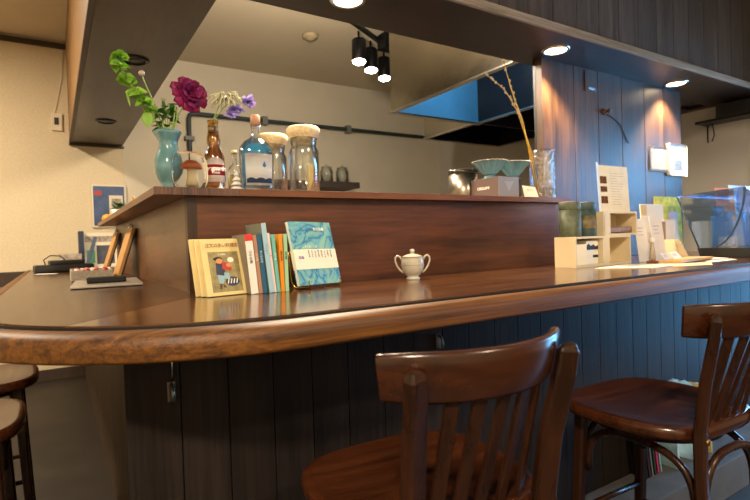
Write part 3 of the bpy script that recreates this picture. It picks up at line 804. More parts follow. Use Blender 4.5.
# small bottle and paper trees
t = thing('oil_bottle', 'small clear bottle of pale yellow liquid between beer bottle and blue bottle', 'bottle', (.568, 1.84, ZT))
MB().lathe([(0, .002), (.022, 0), (.025, .004), (.025, .085), (.020, .098), (.009, .110), (.008, .140), (.0105, .142), (.0105, .150), (.006, .150), (.006, .11), (.017, .096), (.022, .085), (.022, .008), (0, .006)], seg=30).build('body', M['clear'], t)
M['oil'] = plain('pale_oil', 'a89a5c', .2)
MB().lathe([(0, .0085), (.0205, .0085), (.0205, .070), (0, .070)], seg=24).build('liquid', M['oil'], t)
MB().lathe([(0, .141), (.0058, .141), (.0058, .150), (.009, .151), (.009, .160), (0, .161)], seg=20).build('stopper', M['cork'], t)
def tree(label, x, y, h):
    t = thing('tree_ornament', label, 'ornament', (x, y, ZT))
    m = MB(); n_ = 4
    for k in range(n_):
        z = h*(.12+.22*k); r = h*.36*(1-k*.22); m.lathe([(0, z), (r, z), (r*.96, z+h*.03), (r*.25, z+h*.20), (0, z+h*.22)], seg=20)
    m.build('crown', M['white'], t)
    MB().lathe([(0, 0), (.012, 0), (.012, .003), (.004, .005), (.004, h*.14), (0, h*.14)], seg=14).build('base', M['white'], t)
tree('little white tree ornament in front of the small yellow bottle', .553, 1.775, .075)
tree('tiny white tree ornament at the foot of the beer bottle', .470, 1.682, .022)

# blue gin bottle
M['gin'], nt, N, K, B = newmat('blue_gin')
B.inputs['Base Color'].default_value = L('36a6d2'); B.inputs['Roughness'].default_value = .1
tr_ = N.new('ShaderNodeBsdfTransparent'); tr_.inputs['Color'].default_value = L((140, 215, 240))
tl_ = N.new('ShaderNodeBsdfTranslucent'); tl_.inputs['Color'].default_value = L('4cb8e0')
ma_ = N.new('ShaderNodeMixShader'); ma_.inputs[0].default_value = .5; K.new(B.outputs[0], ma_.inputs[1]); K.new(tl_.outputs[0], ma_.inputs[2])
mb_ = N.new('ShaderNodeMixShader'); mb_.inputs[0].default_value = .5; K.new(tr_.outputs[0], mb_.inputs[1]); K.new(ma_.outputs[0], mb_.inputs[2])
K.new(mb_.outputs[0], N['Material Output'].inputs['Surface'])
gx, gy = .618, 1.745
t = thing('gin_bottle', 'round shouldered bottle of bright blue liquid with a white label and cork', 'bottle', (gx, gy, ZT))
t.scale = (1.09, 1.09, 1.02)
outp = [(0, .004), (.046, .0), (.053, .004), (.055, .014), (.0575, .12), (.0575, .135), (.053, .155), (.040, .173), (.024, .184), (.0165, .192), (.0145, .205), (.0145, .222), (.017, .224), (.017, .230), (.012, .231)]
inn = [(.010, .229), (.010, .205), (.012, .192), (.020, .181), (.036, .170), (.049, .152), (.0535, .135), (.0535, .12), (.051, .016), (0, .014)]
MB().lathe(outp+inn, seg=48, sy=.62).build('body', M['jarglass'], t)
MB().lathe([(0, .0145), (.0505, .0165), (.0530, .12), (.0530, .135), (.0485, .152), (.0355, .1695), (.030, .173), (0, .173)], seg=48, sy=.62).build('liquid', M['gin'], t)
MB().lathe([(0, .229), (.0098, .229), (.0098, .231), (.0155, .2315), (.0155, .262), (.013, .265), (0, .265)], seg=30).build('stopper', plain('cork_stopper', 'c09070', .5, var=.1, scale=60), t)
def gl(u, v):
    a = rad(270-52+100*u); k = 1.012; z = .020+.108*v
    r = .0552+.0022*min(1, z/.12)
    return Vector((r*k*math.cos(a), r*.62*k*math.sin(a), z))
m = MB(); m.grid(gl, 24, 2, thick=-.0005); m.build('label', M['lab_white'], t)
M['drop'] = plain('drop_blue', '4a86c8', .4); M['hills'] = plain('hill_blue', '2c4c70', .5)
def gl2(u, v, a0, a1, zf):
    a = rad(a0+(a1-a0)*u); z = zf(u, v); r = .0552+.0022*min(1, z/.12)
    return Vector((r*1.03*math.cos(a), r*.62*1.03*math.sin(a), z))
m = MB(); m.grid(lambda u, v: gl2(u, v, 222, 314, lambda u, v: .028+v*(.012+.006*abs(math.sin(u*9)))), 30, 2, thick=-.0004); m.build('label_hills', M['hills'], t)
m = MB(); m.grid(lambda u, v: gl2(u, v, 276, 289, lambda u, v: .088 + (-.007+v*.014*(1 + .5*(v > .5)*(1-abs(u-.5)*2)))*math.sin(PI*max(.08, min(.92, u)))), 10, 6, thick=-.0004); m.build('label_drop', M['drop'], t)

# cork topped jars
def cork_jar(label, x, y, s=1.0):
    t = thing('glass_jar', label, 'jar', (x, y, ZT))
    r = .055*s
    o_ = [(0, .002), (r-.004, 0), (r, .006), (r, .150*s), (r-.002, .160*s), (r-.009, .170*s), (r-.011, .176*s), (r-.008, .181*s), (r-.006, .198*s), (r-.004, .203*s)]
    i_ = [(r-.008, .203*s), (r-.011, .176*s), (r-.004, .150*s), (r-.004, .012), (0, .010)]
    MB().lathe(o_+i_, seg=44).build('body', M['jarglass'], t)
    MB().lathe([(0, .186*s), (r-.0125, .186*s), (r-.0105, .2035*s), (r+.002, .212*s), (r+.007, .226*s), (r+.006, .238*s), (r-.002, .245*s), (0, .247*s)], seg=40).build('cork_lid', M['cork'], t)
cork_jar('tall clear jar with a flat pale cork lid, right one of the pair', .815, 1.775, 1.03)
cork_jar('tall clear jar with a pale cork lid, left one set back behind the blue bottle', .738, 1.895, .98)
M['paleyellow'] = plain('pale_yellow_board', 'cdb878', .6)
t = thing('carton', 'slim pale yellow carton standing behind the right cork jar', 'carton', (.905, 1.90, ZT))
MB().box((-.018, -.012, 0), (.018, .012, .135), .002).build('body', M['paleyellow'], t)

# drip set
M['brushed'] = plain('brushed_steel', '948c80', .3, metal=1)
t = thing('canister', 'brushed steel canister with a black lid behind the grey box', 'canister', (1.777, 1.952, ZT))
MB().lathe([(0, 0), (.072, 0), (.074, .003), (.074, .135), (.0, .135)], seg=40).build('body', M['brushed'], t)
MB().lathe([(0, .1355), (.0735, .1355), (.076, .139), (.076, .152), (.070, .160), (.03, .164), (0, .164)], seg=40).build('lid', plain('canister_lid', '2a2724', .25), t)
MB().tube([(.045, -.05, .158), (.050, -.06, .176), (.062, -.062, .178), (.072, -.062, .160), (.074, -.06, .14)], .007, 8).build('clamp', M['black'], t)
M['greybox'] = plain('taupe_carton', '5c4c48', .5); M['greyside'] = plain('grey_carton', '8e8e96', .5)
t = thing('carton', 'taupe carton with small white lettering under the coffee drippers', 'carton', (1.757, 1.69, ZT), (0, 0, 0))
m = MB(); m.box((0, .0012, 0), (.135, .182, .096), .001); m.build('body', M['greybox'], t)
MB().box((0, 0, 0), (.135, .001, .096)).build('sleeve', M['greyside'], t)
text('lettering', 'ORIGAMI', .020, (-.0006, .10, .048), (PI/2, 0, -PI/2), M['ink_white'], t)
m = MB(); m.prism([(.035, .075), (.10, .075), (.067, .025)], -.0008, -.0001, ax='y'); m.build('triangle_mark', plain('mark_grey', '9fa0ac', .5), t)
M['drip'] = plain('dripper_glaze', '6f8d96', .25, coat=.4); M['driprim'] = plain('dripper_rim', 'c9c6ba', .3)
def dripper(label, x, y, z, s=1.0):
    t = thing('coffee_dripper', label, 'coffee dripper', (x, y, z))
    def fn(u, v):
        a = 2*PI*u; k = 1+.075*math.cos(20*a)*(v**.4); r = (.024+.053*v)*s*k
        return Vector((r*math.cos(a), r*math.sin(a), (.016+.064*v)*s))
    MB().grid(fn, 160, 6, thick=.002).build('ribbed_cone', M['drip'], t)
    def fr(u, v):
        a = 2*PI*u; b = 2*PI*v; k = 1+.075*math.cos(20*a)
        r = .077*s*k+.0016*math.cos(b); return Vector((r*math.cos(a), r*math.sin(a), .0805*s+.0016*math.sin(b)))
    MB().grid(fr, 160, 6).build('rim', M['driprim'], t)
    MB().lathe([(.016*s, .000), (.036*s, .000), (.037*s, .004), (.027*s, .008), (.024*s, .018), (.016*s, .018)], seg=30, close=True).build('foot', M['drip'], t)
dripper('blue-grey ribbed coffee dripper, left one on the taupe carton', 1.812, 1.797, ZT+.0965, 1.05)
dripper('blue-grey ribbed coffee dripper, right one standing higher beside the tall glass', 1.985, 1.808, ZT+.101, 1.06)
t = thing('wood_block', 'small dark block under the right coffee dripper', 'block', (1.985, 1.808, ZT))
MB().lathe([(0, 0), (.035, 0), (.035, .100), (0, .100)], seg=24).build('body', M['dark_trim'], t)
t = thing('price_card', 'small cream price card leaning in front of the tall glass', 'card', (1.955, 1.672, ZT))
MB().prism([(-.045, 0), (.055, 0), (.045, .052), (-.045, .058)], -.001, .001, M=Matrix.Rotation(rad(-14), 4, 'X') @ Matrix.Translation((0, 0, .001)), ax='y').build('card', M['cream'], t)
text('lettering', 'セット', .014, (0, -.003+.006, .034), (rad(90-14), 0, 0), M['ink'], t)
# tall glass and willow
M['cut'] = thin_glass('cut_glass', (250, 250, 250), .14)
t = thing('tall_glass', 'tall dimpled clear glass vase at the right end of the shelf', 'glass vase', (2.137, 1.752, ZT))
def wall(r0, z0, z1, inner):
    def fn(u, v):
        a = 2*PI*u; z = z0+(z1-z0)*v
        d = (0 if inner else .004)*math.sin(a*11)*math.sin(z*130)
        return Vector(((r0+d)*math.cos(a), (r0+d)*math.sin(a), z))
    return fn
m = MB(); m.grid(wall(.060, .0, .250, False), 96, 40); m.grid(wall(.056, .015, .250, True), 96, 4)
m.lathe([(.056, .250), (.060, .250)], seg=96); m.lathe([(0, 0), (.060, 0)], seg=96); m.lathe([(0, .015), (.056, .015)], seg=96)
bmesh.ops.remove_doubles(m.b, verts=m.b.verts[:], dist=1e-5)
m.build('body', M['cut'], t)
t = thing('willow_branch', 'thin yellow pussy willow branches standing in the tall glass', 'branch')
M['twig'] = plain('yellow_twig', 'c89a30', .5, var=.25, scale=60); M['catkin'] = plain('catkin', 'a89c80', .8)
b0 = (2.118, 1.76, ZT+.018)
br1 = [b0, (2.062, 1.755, 1.57), (1.990, 1.745, 1.70), (1.960, 1.74, 1.755), (1.91, 1.74, 1.815), (1.86, 1.74, 1.862), (1.79, 1.74, 1.895), (1.735, 1.74, 1.918)]
br2 = [(2.105, 1.762, ZT+.02), (2.045, 1.758, 1.60), (1.985, 1.742, 1.73), (1.945, 1.74, 1.80), (1.91, 1.74, 1.88), (1.862, 1.74, 2.00)]
m = MB(); m.tube(br1, [.0042, .004, .0038, .0034, .003, .0024, .002, .001], 8); m.tube(br2, [.004, .0038, .0036, .0032, .0026, .001], 8); m.build('twigs', M['twig'], t)
m = MB(); random.seed(9)
for br in (br1, br2):
    for a, b in zip(br[2:], br[3:]):
        for f_ in (.2, .6, .95):
            p = Vector(a).lerp(Vector(b), f_); m.ball(p+Vector((random.uniform(-.008, .008), 0, .002)), .0056, (1, 1, 1.5), sub=1)
m.build('catkins', M['catkin'], t)

# ------------------------------------------------------------------ right end of the counter
M['cubby'] = plain('pale_birch', 'dccaa6', .55, var=.04, scale=6)
def cubby(label, x0, x1, y0, y1, z0, z1, divs, group):
    t = thing('cubby_box', label, 'storage box', (x0, y0, z0), (0, 0, 0), group)
    W, D, H = x1-x0, y1-y0, z1-z0; th = .009
    MB().box((0, 0, 0), (th, D, H), .0005).build('side_panel', M['cubby'], t)
    MB().box((W-th, 0, 0), (W, D, H), .0005).build('side_panel', M['cubby'], t)
    MB().box((th, 0, 0), (W-th, D, th), .0005).build('bottom_panel', M['cubby'], t)
    MB().box((th, 0, H-th), (W-th, D, H), .0005).build('top_panel', M['cubby'], t)
    MB().box((th, D-.005, th), (W-th, D, H-th)).build('back_panel', M['cubby'], t)
    for d, w in divs: MB().box((d, 0, th), (d+w, D-.005, H-th)).build('divider', M['cubby'], t)
cubby('pale wooden cubby box standing on the counter beside the riser', 1.925, 2.345, 1.41, 1.52, 1.0, 1.136, [(.20, .05)], 'pale wooden cubby boxes')
cubby('pale wooden cubby box stacked on the right of the lower one', 2.135, 2.405, 1.412, 1.522, 1.1365, 1.249, [(.005, .048)], 'pale wooden cubby boxes')
t = thing('tea_packet', 'white packet with a grey mountain band inside the lower cubby', 'packet', (2.03, 1.43, 1.0095))
MB().box((0, 0, 0), (.085, .05, .106), .002).build('body', M['white'], t)
m = MB(); m.prism([(0.001, .066), (.084, .066), (.084, .086), (.066, .080), (.05, .090), (.03, .083), (.015, .094), (.001, .086)], -.0015, -.0005, ax='y'); m.box((.045, -.0015, .030), (.084, -.0005, .042)); m.build('print', ART['black'], t)
t = thing('tea_packet', 'plain white packet squeezed left of the mountain packet in the cubby', 'packet', (1.995, 1.425, 1.0095))
MB().box((-.055, 0, 0), (.030, .05, .092), .002).build('body', M['cream'], t)
M['brownpk'] = plain('brown_packet', '8c6a3c', .4, var=.35, scale=40)
t = thing('snack_packet', 'crumpled brown packet lying in the upper cubby box', 'packet', (2.20, 1.425, 1.1460))
m = MB(); m.box((0, 0, 0), (.185, .075, .030), .01, seg=3)
for v in m.b.verts: v.co += Vector((0, 0, .003*noise.noise(v.co*40)))+Vector((0, 0, .002))
m.build('body', M['brownpk'], t)
# tins
M['tin_g'] = plain('green_paper_tin', '585f4a', .5, var=.35, scale=45); M['tin_b'] = plain('green_landscape_tin', '3e504e', .5, var=.5, scale=25); M['tin_l'] = plain('tin_cream_patch', 'a89c78', .5, var=.3, scale=40)
def tin(label, x, mats, patch):
    t = thing('tea_tin', label, 'tin', (x, 1.468, 1.1367), (0, 0, 0), 'round tea tins on the cubby')
    MB().lathe([(0, 0), (.046, 0), (.0475, .002), (.0475, .120), (0, .120)], seg=40).build('body', mats, t)
    MB().lathe([(0, .1205), (.0475, .1205), (.0482, .122), (.0482, .153), (.046, .156), (0, .156)], seg=40).build('lid', mats, t)
    if patch:
        m = MB(); band_label(m, .0482, 200, 300, .035, .095); m.build('picture', M['tin_l'], t)
tin('mottled olive green round tea tin next to the riser end', 1.970, M['tin_g'], False)
tin('round tea tin with a cream landscape patch, right of the olive tin', 2.080, M['tin_b'], True)
# menu card
t = thing('menu_card', 'cream folded menu card with three small photos standing on the upper cubby box', 'menu card', (2.150, 1.450, 1.2495), (rad(-3), 0, 0))
M['kraft'] = plain('menu_paper', 'ecd8a8', .6, var=.05, scale=30)
MB().box((.028, 0, 0), (.262, .002, .222)).build('page', M['kraft'], t)
MB().box((0, 0, 0), (.03, .002, .232), M=Matrix.Translation((.028, 0, 0)) @ Matrix.Rotation(rad(20), 4, 'Z') @ Matrix.Translation((-.031, 0, 0))).build('side_page', M['white'], t)
for z in (.135, .095, .040):
    MB().box((.035, -.0012, z), (.085, -.0002, z+.034 if z != .095 else z+.026)).build('photo', plain('menu_photo_%d' % int(z*1000), '6a4420', .9, var=.6, spec=.1, scale=90), t)
m = MB(); random.seed(2)
for k in range(13): m.box((.115, -.0008, .185-.0125*k), (.115+random.uniform(.05, .115), -.0002, .1865-.0125*k))
m.build('printed_lines', plain('faint_ink', 'b09a78', .6), t)

# cards and leaflets
M['leaf_paper'] = plain('leaflet_white', 'e6e4e6', .6); M['kr2'] = plain('tan_board', 'a88a5c', .6); M['greenposter'] = plain('green_leaflet', 'dcd034', .8, var=.35, scale=22)
M['orangep'] = plain('orange_print', 'dc9a30', .5)
def card(label, x, y, w, h, tilt, mat, yaw=0, th=.002, z=1.0005, name='leaflet', cat='leaflet', print_=None):
    t = thing(name, label, cat, (x, y, z+max(0, math.sin(rad(tilt))*th)), (rad(-tilt), 0, rad(yaw)))
    MB().box((0, 0, 0), (w, th, h), .0004).build('sheet', mat, t)
    if print_:
        m = MB()
        for (a, b, c, d) in print_: m.box((a*w, -.0008, b*h), (c*w, -.0001, d*h))
        m.build('print', M['ink'] if mat is not M['greenposter'] else M['orangep'], t)
    return t
lines = [(.2, .78, .7, .79), (.2, .70, .6, .707), (.2, .62, .7, .627)]
card('green and orange leaflet standing at the back beside the display case', 2.93, 1.60, .29, .352, 3, M['greenposter'], print_=[(.45, .08, .9, .3), (.15, .4, .5, .5), (.5, .62, .85, .75)])
card('white leaflet leaning right of the cubby boxes', 2.425, 1.415, .10, .215, 7, M['leaf_paper'], print_=lines)
card('tall white leaflet in front of the cream sign', 2.51, 1.385, .11, .225, 7, M['leaf_paper'], print_=lines)
t = card('cream board with a yellow corner standing behind the white leaflets', 2.77, 1.59, .23, .305, 3, M['cream'], th=.006, name='sign_board', cat='sign')
MB().box((-.0005, -.001, .24), (.06, -.0002, .300)).build('yellow_corner', plain('yellow_print', 'd8b020', .5), t)
t = thing('box', 'narrow box with one tan and one pale side beside the tall leaflet', 'box', (2.715, 1.47, 1.0005))
m = MB(); m.mi = 0; m.box((0, 0, 0), (.055, .05, .20)); m.mi = 1; m.box((.0555, 0, 0), (.14, .05, .20)); m.build('body', [M['kr2'], M['leaf_paper']], t)
card('plain cream card behind the slanted wooden holder', 2.90, 1.535, .15, .215, 4, M['cream'])
t = thing('card_holder', 'slanted tan card holder with a small white card at its foot', 'card holder', (2.64, 1.355, 1.0005), (0, 0, rad(-8)))
MB().prism([(0, 0), (.09, 0), (.012, .105), (0, .105)], 0, .10, M=Matrix.Translation((0.02, 0, 0)), ax='y').build('body', M['cubby'], t)
MB().box((.0, -.0015, 0), (.002, .1, .115), M=Matrix.Translation((.106, 0, .002)) @ Matrix.Rotation(rad(-37), 4, 'Y')).build('card', M['white'], t)
t = thing('small_bottle', 'small clear bottle with a white stopper and brown base behind the flat papers', 'bottle', (2.385, 1.33, 1.0005))
MB().lathe([(0, .010), (.013, .010), (.015, .014), (.012, .055), (.007, .085), (.007, .095), (0, .096)], seg=24).build('body', M['jarglass'], t)
MB().lathe([(0, .0965), (.012, .0965), (.014, .102), (.013, .118), (.009, .122), (0, .122)], seg=20).build('stopper', M['white'], t)
MB().box((-.020, -.018, 0), (.020, .018, .0095), .002).build('base', plain('brown_base', '9a5c30', .4), t)
card('small white price card leaning left of its neighbour on the flat papers', 2.40, 1.27, .055, .055, 35, M['leaf_paper'], name='price_card', cat='card', print_=lines)
card('small white price card with a grey print beside the slanted holder', 2.485, 1.27, .075, .060, 40, M['leaf_paper'], name='price_card', cat='card', print_=lines)
def flat(label, pts, mat, z, th=.002, name='paper', cat='paper'):
    t = thing(name, label, cat, (pts[0][0], pts[0][1], z))
    q = [(x-pts[0][0], y-pts[0][1]) for x, y in pts]
    MB().prism(q, 0, th).build('sheet', mat, t); return t
flat('cream paper lying flat in front of the cubby boxes', [(1.90, 1.30), (2.05, 1.13), (2.36, 1.16), (2.22, 1.36)], M['cream'], 1.0006, .003)
flat('thin brown paper sheet lying under the tan envelope', [(2.16, 1.12), (2.34, 1.05), (2.52, 1.14), (2.37, 1.22)], M['kraft'], 1.0006, .0006)
M['tan'] = plain('tan_envelope', 'c89c5c', .5, var=.06, scale=20)
flat('tan wooden tray lying on the counter in front of the small cards', [(2.30, 1.255), (2.37, 1.19), (2.78, 1.245), (2.72, 1.345)], M['tan'], 1.0040, .012, 'tray', 'tray')
flat('pale grey leaflet lying flat at the foot of the display case', [(2.72, 1.22), (2.86, 1.21), (2.92, 1.30), (2.80, 1.32)], M['leaf_paper'], 1.0006, .004)
flat('white sheet lying near the counter edge below the grey leaflet', [(2.50, 1.13), (2.78, 1.14), (2.86, 1.20), (2.60, 1.20)], M['white'], 1.0006, .0006)

# ------------------------------------------------------------------ glass display case
t = thing('display_case', 'curved clear glass display case with a black base on the counter end', 'display case', (0, 0, 0))
XA, XB = 3.0, 3.72
MB().prism([(1.08, 1.0005), (1.41, 1.0005), (1.425, 1.05), (1.07, 1.05)], XA, XB, .003, ax='x').build('base', M['black'], t)
arcp = [(1.325, 1.052)] + [(1.325-.145*math.sin(k/12*PI/2*1.02)-.0, 1.36-.30*math.cos(k/12*PI/2)**1.15) for k in range(1, 13)]
sidep = [(1.085, 1.052), (1.415, 1.052), (1.525, 1.34), (1.19, 1.362), (1.13, 1.30), (1.09, 1.18)]
M['case'] = thin_glass('case_acrylic', (205, 226, 245), .14)
for x, nm in ((XA, 'side_glass'), (XB-.004, 'side_glass')):
    MB().prism(sidep, x, x+.004, ax='x').build(nm, M['case'], t)
def cv(u, v):
    P_ = [Vector((y, z)) for y, z in ((1.085, 1.052), (1.085, 1.12), (1.09, 1.18), (1.105, 1.25), (1.13, 1.30), (1.155, 1.335), (1.19, 1.362))]
    k = v*(len(P_)-1); i = min(len(P_)-2, int(k)); q = P_[i].lerp(P_[i+1], k-i)
    return Vector((XA+.005+(XB-XA-.01)*u, q.x, q.y))
m = MB(); m.grid(cv, 2, 18, thick=.003); m.build('front_glass', M['case'], t)
MB().prism([(1.19, 1.362), (1.525, 1.34), (1.525, 1.344), (1.19, 1.366)], XA, XB, ax='x').build('top_glass', M['case'], t)
m = MB(); m.tube([(XA, 1.415, 1.052), (XA, 1.525, 1.342)], .004, 8); m.tube([(XA, 1.325, 1.06)]+[(XA-.001, 1.325-.135*math.sin(k/10*PI/2), 1.06+.30*(1-math.cos(k/10*PI/2))**.8) for k in range(1, 11)], .005, 8)
m.build('edge_strip', plain('edge_blue', '33485c', .2), t)
M['wrap'], nt, N, K, B = newmat('blue_wrapper')
B.inputs['Base Color'].default_value = L('d4e6f4'); B.inputs['Roughness'].default_value = .18
tl_ = N.new('ShaderNodeBsdfTranslucent'); tl_.inputs['Color'].default_value = L('e4f2ff')
mx_ = N.new('ShaderNodeMixShader'); mx_.inputs[0].default_value = .6
K.new(B.outputs[0], mx_.inputs[1]); K.new(tl_.outputs[0], mx_.inputs[2]); K.new(mx_.outputs[0], N['Material Output'].inputs['Surface'])
random.seed(14)
names = ['rear left one', 'front left one', 'middle one of the rear row', 'middle one of the front row', 'rear right one', 'front right one']
for k in range(6):
    t = thing('wrapped_sweet', 'pale blue wrapped sweet in the display case, ' + names[k], 'sweet', ([3.07, 3.13, 3.21, 3.26, 3.37, 3.42][k], [1.345, 1.262, 1.355, 1.262, 1.352, 1.262][k], 1.051), (0, 0, random.uniform(-.5, .5)), 'wrapped sweets in the display case')
    hh = random.uniform(.12, .18); m = MB(); m.box((-.036, -.018, 0), (.036, .018, hh), .012, seg=3)
    for v in m.b.verts: v.co += v.co.normalized()*.010*noise.noise(v.co*45)+Vector((0, 0, .006))
    m.build('body', M['wrap'], t)
    m = MB()
    for s in (-1, 1): m.grid(lambda u, v, s=s: Vector(((v-.5)*.07*(.3+u)+s*.01, s*.012*u, hh-.01+.07*u+.006*math.sin(v*14))), 4, 10, thick=.0006)
    m.build('twist', M['wrap'], t)
M['orange_sheet'] = plain('orange_card', 'f07008', .8, var=.1, scale=10)
card('orange card with a pale stripe standing behind the glass display case', 3.72, 1.62, .27, .43, 4, M['orange_sheet'], name='card', cat='card')
card('pale grey folder standing behind the display case right of the orange card', 4.02, 1.66, .36, .46, 4, M['leaf_paper'], name='folder', cat='folder')

# ------------------------------------------------------------------ records on the foot ledge
random.seed(4)
cols = [('black', '16161a'), ('dark brown', '3c2a24'), ('grey', '6c6c70'), ('dark green', '24402c'), ('pink', 'c8386c'), ('pale blue', '8cb4d4')]
for k, (nm, c) in enumerate(cols):
    where = ['leftmost of the row', 'second from the left', 'third from the left', 'left of the pink one', 'fifth from the left', 'rightmost with its cover showing'][k]
    t = thing('booklet', '%s thin booklet leaning on the foot ledge, %s' % (nm, where), 'booklet', (1.985+.021*k, 1.150, .1505), (0, rad(-9), rad(-3)), 'booklets leaning on the foot ledge')
    MB().box((0, 0, 0), (.008, .062, .30), .001).build('cover', plain('sleeve_'+c, c, .35, var=.3, scale=12), t)
M['bluepl'] = plain('blue_film', 'b4daf0', .2, var=.3, scale=14)
for k in range(3):
    t = thing('magazine', ['pale blue magazine standing right of the leaning booklets', 'blue-white magazine standing behind the right chair slats', 'yellow edged magazine at the right edge of the ledge'][k], 'magazine', (2.17+.14*k, 1.12, .1505), (0, rad(-5), rad(4*k)), 'magazines on the foot ledge')
    MB().box((0, 0, 0), (.012, .085, .31), .001).build('cover', M['bluepl'] if k < 2 else plain('yellow_mag', 'c8a860', .4), t)
    MB().box((.002, .002, .002), (.010, .0865, .308)).build('pages', M['white'], t)
t = thing('plastic_bag', 'crumpled pale blue plastic bag on top of the leaning booklets', 'plastic bag', (2.20, 1.160, .455))
m = MB(); m.grid(lambda u, v: Vector(((u-.5)*.26, (v-.5)*.10, .012+.02*noise.noise(Vector((u*6, v*6, 1)))+.018)), 24, 10, thick=.001); m.build('film', M['bluepl'], t)

# ------------------------------------------------------------------ left wing of the counter
t = thing('tablet', 'thin pale grey tablet lying on the counter wing under the black pouch', 'tablet', (.185, 2.43, 1.0005), (0, 0, rad(-4)))
MB().box((-.125, -.22, .003), (.125, .22, .012), .003).build('body', plain('tablet_grey', 'b0a79c', .3, metal=.3), t)
MB().box((-.118, -.212, 0), (.118, .212, .003)).build('base_edge', M['black'], t)
t = thing('pouch', 'black slim pouch resting on the grey tablet', 'pouch', (.178, 2.36, 1.0128), (0, 0, rad(-2)))
MB().box((-.072, -.028, 0), (.072, .028, .024), .010, seg=4).build('body', plain('black_fabric', '15140f', .7, bump=.2, scale=200), t)
t = thing('sweets_box', 'small pale box full of red and white wrapped candies', 'box', (.155, 2.96, 1.0005))
M['boxgrey'] = plain('pale_box_card', 'b4aa98', .6, var=.2, scale=80)
m = MB(); m.box((-.09, -.10, 0), (.09, .10, .002)); m.box((-.09, -.10, .002), (.09, -.097, .048)); m.box((-.09, .097, .002), (.09, .10, .048)); m.box((-.09, -.097, .002), (-.087, .097, .048)); m.box((.087, -.097, .002), (.09, .097, .048))
m.build('body', M['boxgrey'], t)
M['candy_red'] = plain('candy_red', 'b01c20', .3); M['candy_w'] = plain('candy_white', 'e4dcd0', .3)
random.seed(8); first = {}
spots = [(-.062+.041*i, -.072+.047*j) for j in range(4) for i in range(4)]
for k, (x, y) in enumerate(spots):
    red = (k*7) % 5 != 0
    if red not in first:
        t = thing('candy', 'wrapped candy', 'candy', (.155+x, 2.96+y, 1.047), (0, 0, 0), 'red wrapped candies in the pale box' if red else 'white wrapped candies in the pale box')
        MB().ball((0, 0, 0), .0155, (1.1, .8, .75)).build('sweet', M['candy_red'] if red else M['candy_w'], t)
        m = MB()
        for s in (-1, 1): m.lathe([(.003, 0), (.010, .012)], seg=12, M=Matrix.Translation((s*.014, 0, 0)) @ Matrix.Rotation(s*PI/2, 4, 'Y'))
        m.build('twist', M['candy_w'], t)
        t['label'] = 'red wrapped candy in the small pale box on the counter wing' if red else 'white wrapped candy in the small pale box on the counter wing'
        t.rotation_euler = (0, 0, random.uniform(0, 3)); first[red] = t
    else: dup(first[red], (.155+x, 2.96+y, 1.047+random.uniform(0, .004)), (0, 0, random.uniform(0, 3)))
for k, yy in enumerate((2.98, 3.72)):
    t = thing('menu_clipboard', ['tan clipboard menu leaning on the riser, the nearer and larger one', 'tan clipboard menu leaning on the riser, the farther one'][k], 'clipboard', (.262, yy, 1.001), (0, rad(17.5), 0), 'clipboard menus leaning under the shelf')
    MB().box((0, -.12, 0), (.014, .12, .27), .001).build('board', plain('clip_tan', 'b98a4c', .5), t)
    MB().box((.0145, -.12, 0), (.022, .12, .27), .001).build('backing', plain('clip_dark', '2c1e14', .5), t)
    m = MB(); m.box((-.008, -.022, .262), (.026, .022, .282), .003); m.tube([(-.006, -.018, .28), (0, -.012, .292), (.01, .012, .292), (.016, .018, .28)], .003, 6)
    m.build('clip', M['chrome'], t)
M['frame_w'] = plain('frame_cream', 'd8cdb4', .5); M['poster_blue'] = plain('poster_blue', '3c5078', .5, var=.35, scale=9); M['photo_g'] = plain('photo_grey', '988c7c', .5, var=.5, scale=30)
t = thing('framed_poster', 'blue poster in a cream frame hung on the beige wall above the shelf end', 'picture frame', (.455, YB-.001, 1.36))
MB().box((-.145, -.02, 0), (.145, 0, .40), .003).build('frame', M['frame_w'], t)
MB().box((-.130, -.022, .015), (.130, -.020, .385)).build('poster', M['poster_blue'], t)
MB().box((.0, -.0235, .03), (.115, -.022, .30)).build('inset_picture', M['frame_w'], t)
MB().box((.020, -.0245, .05), (.100, -.0235, .27)).build('photo', M['photo_g'], t)
MB().box((-.12, -.0235, .30), (-.06, -.022, .34)).build('red_mark', ART['red'], t)
t = thing('framed_print', 'small print with a green strip leaning at the far end of the counter', 'picture frame', (.325, 4.95, 1.0005), (rad(-6), 0, 0))
MB().box((-.12, 0, 0), (.14, .012, .30), .002).build('frame', M['frame_w'], t)
MB().box((-.09, -.0015, .04), (-.03, 0, .15)).build('green_strip', plain('green_print', '4c9c6c', .5), t)
MB().box((-.015, -.0015, .03), (.12, 0, .19)).build('dark_photo', plain('dark_photo', '3c3c48', .5, var=.5, scale=20), t)
MB().box((-.1, -.0015, .22), (.12, 0, .27)).build('pale_print', M['photo_g'], t)
t = thing('book', 'upright navy book at the far end of the counter wing', 'book', (.175, 4.86, 1.0005), (0, 0, 0))
MB().box((0, 0, 0), (.038, .15, .31), .002).build('cover', plain('navy_cover', '2c3448', .5), t)
MB().box((.004, .002, .002), (.034, .151, .306)).build('pages', M['pages'], t)
t = thing('book', 'slate blue book tilted over against the navy book', 'book', (.205, 4.68, 1.0005), (0, rad(16), 0))
MB().box((0, 0, 0), (.022, .12, .27), .002).build('cover', plain('slate_cover', '44566c', .5), t)
MB().box((.003, .002, .002), (.019, .121, .266)).build('pages', M['pages'], t)
t = thing('tool_case', 'long black soft case lying at the far end of the counter wing', 'case', (.045, 4.25, 1.0005), (0, 0, rad(6)))
MB().box((-.17, -.09, 0), (.19, .09, .055), .02, seg=3).build('body', M['black'], t)
MB().box((-.08, -.07, .0555), (.13, .06, .085), .008).build('top_pocket', M['black'], t)
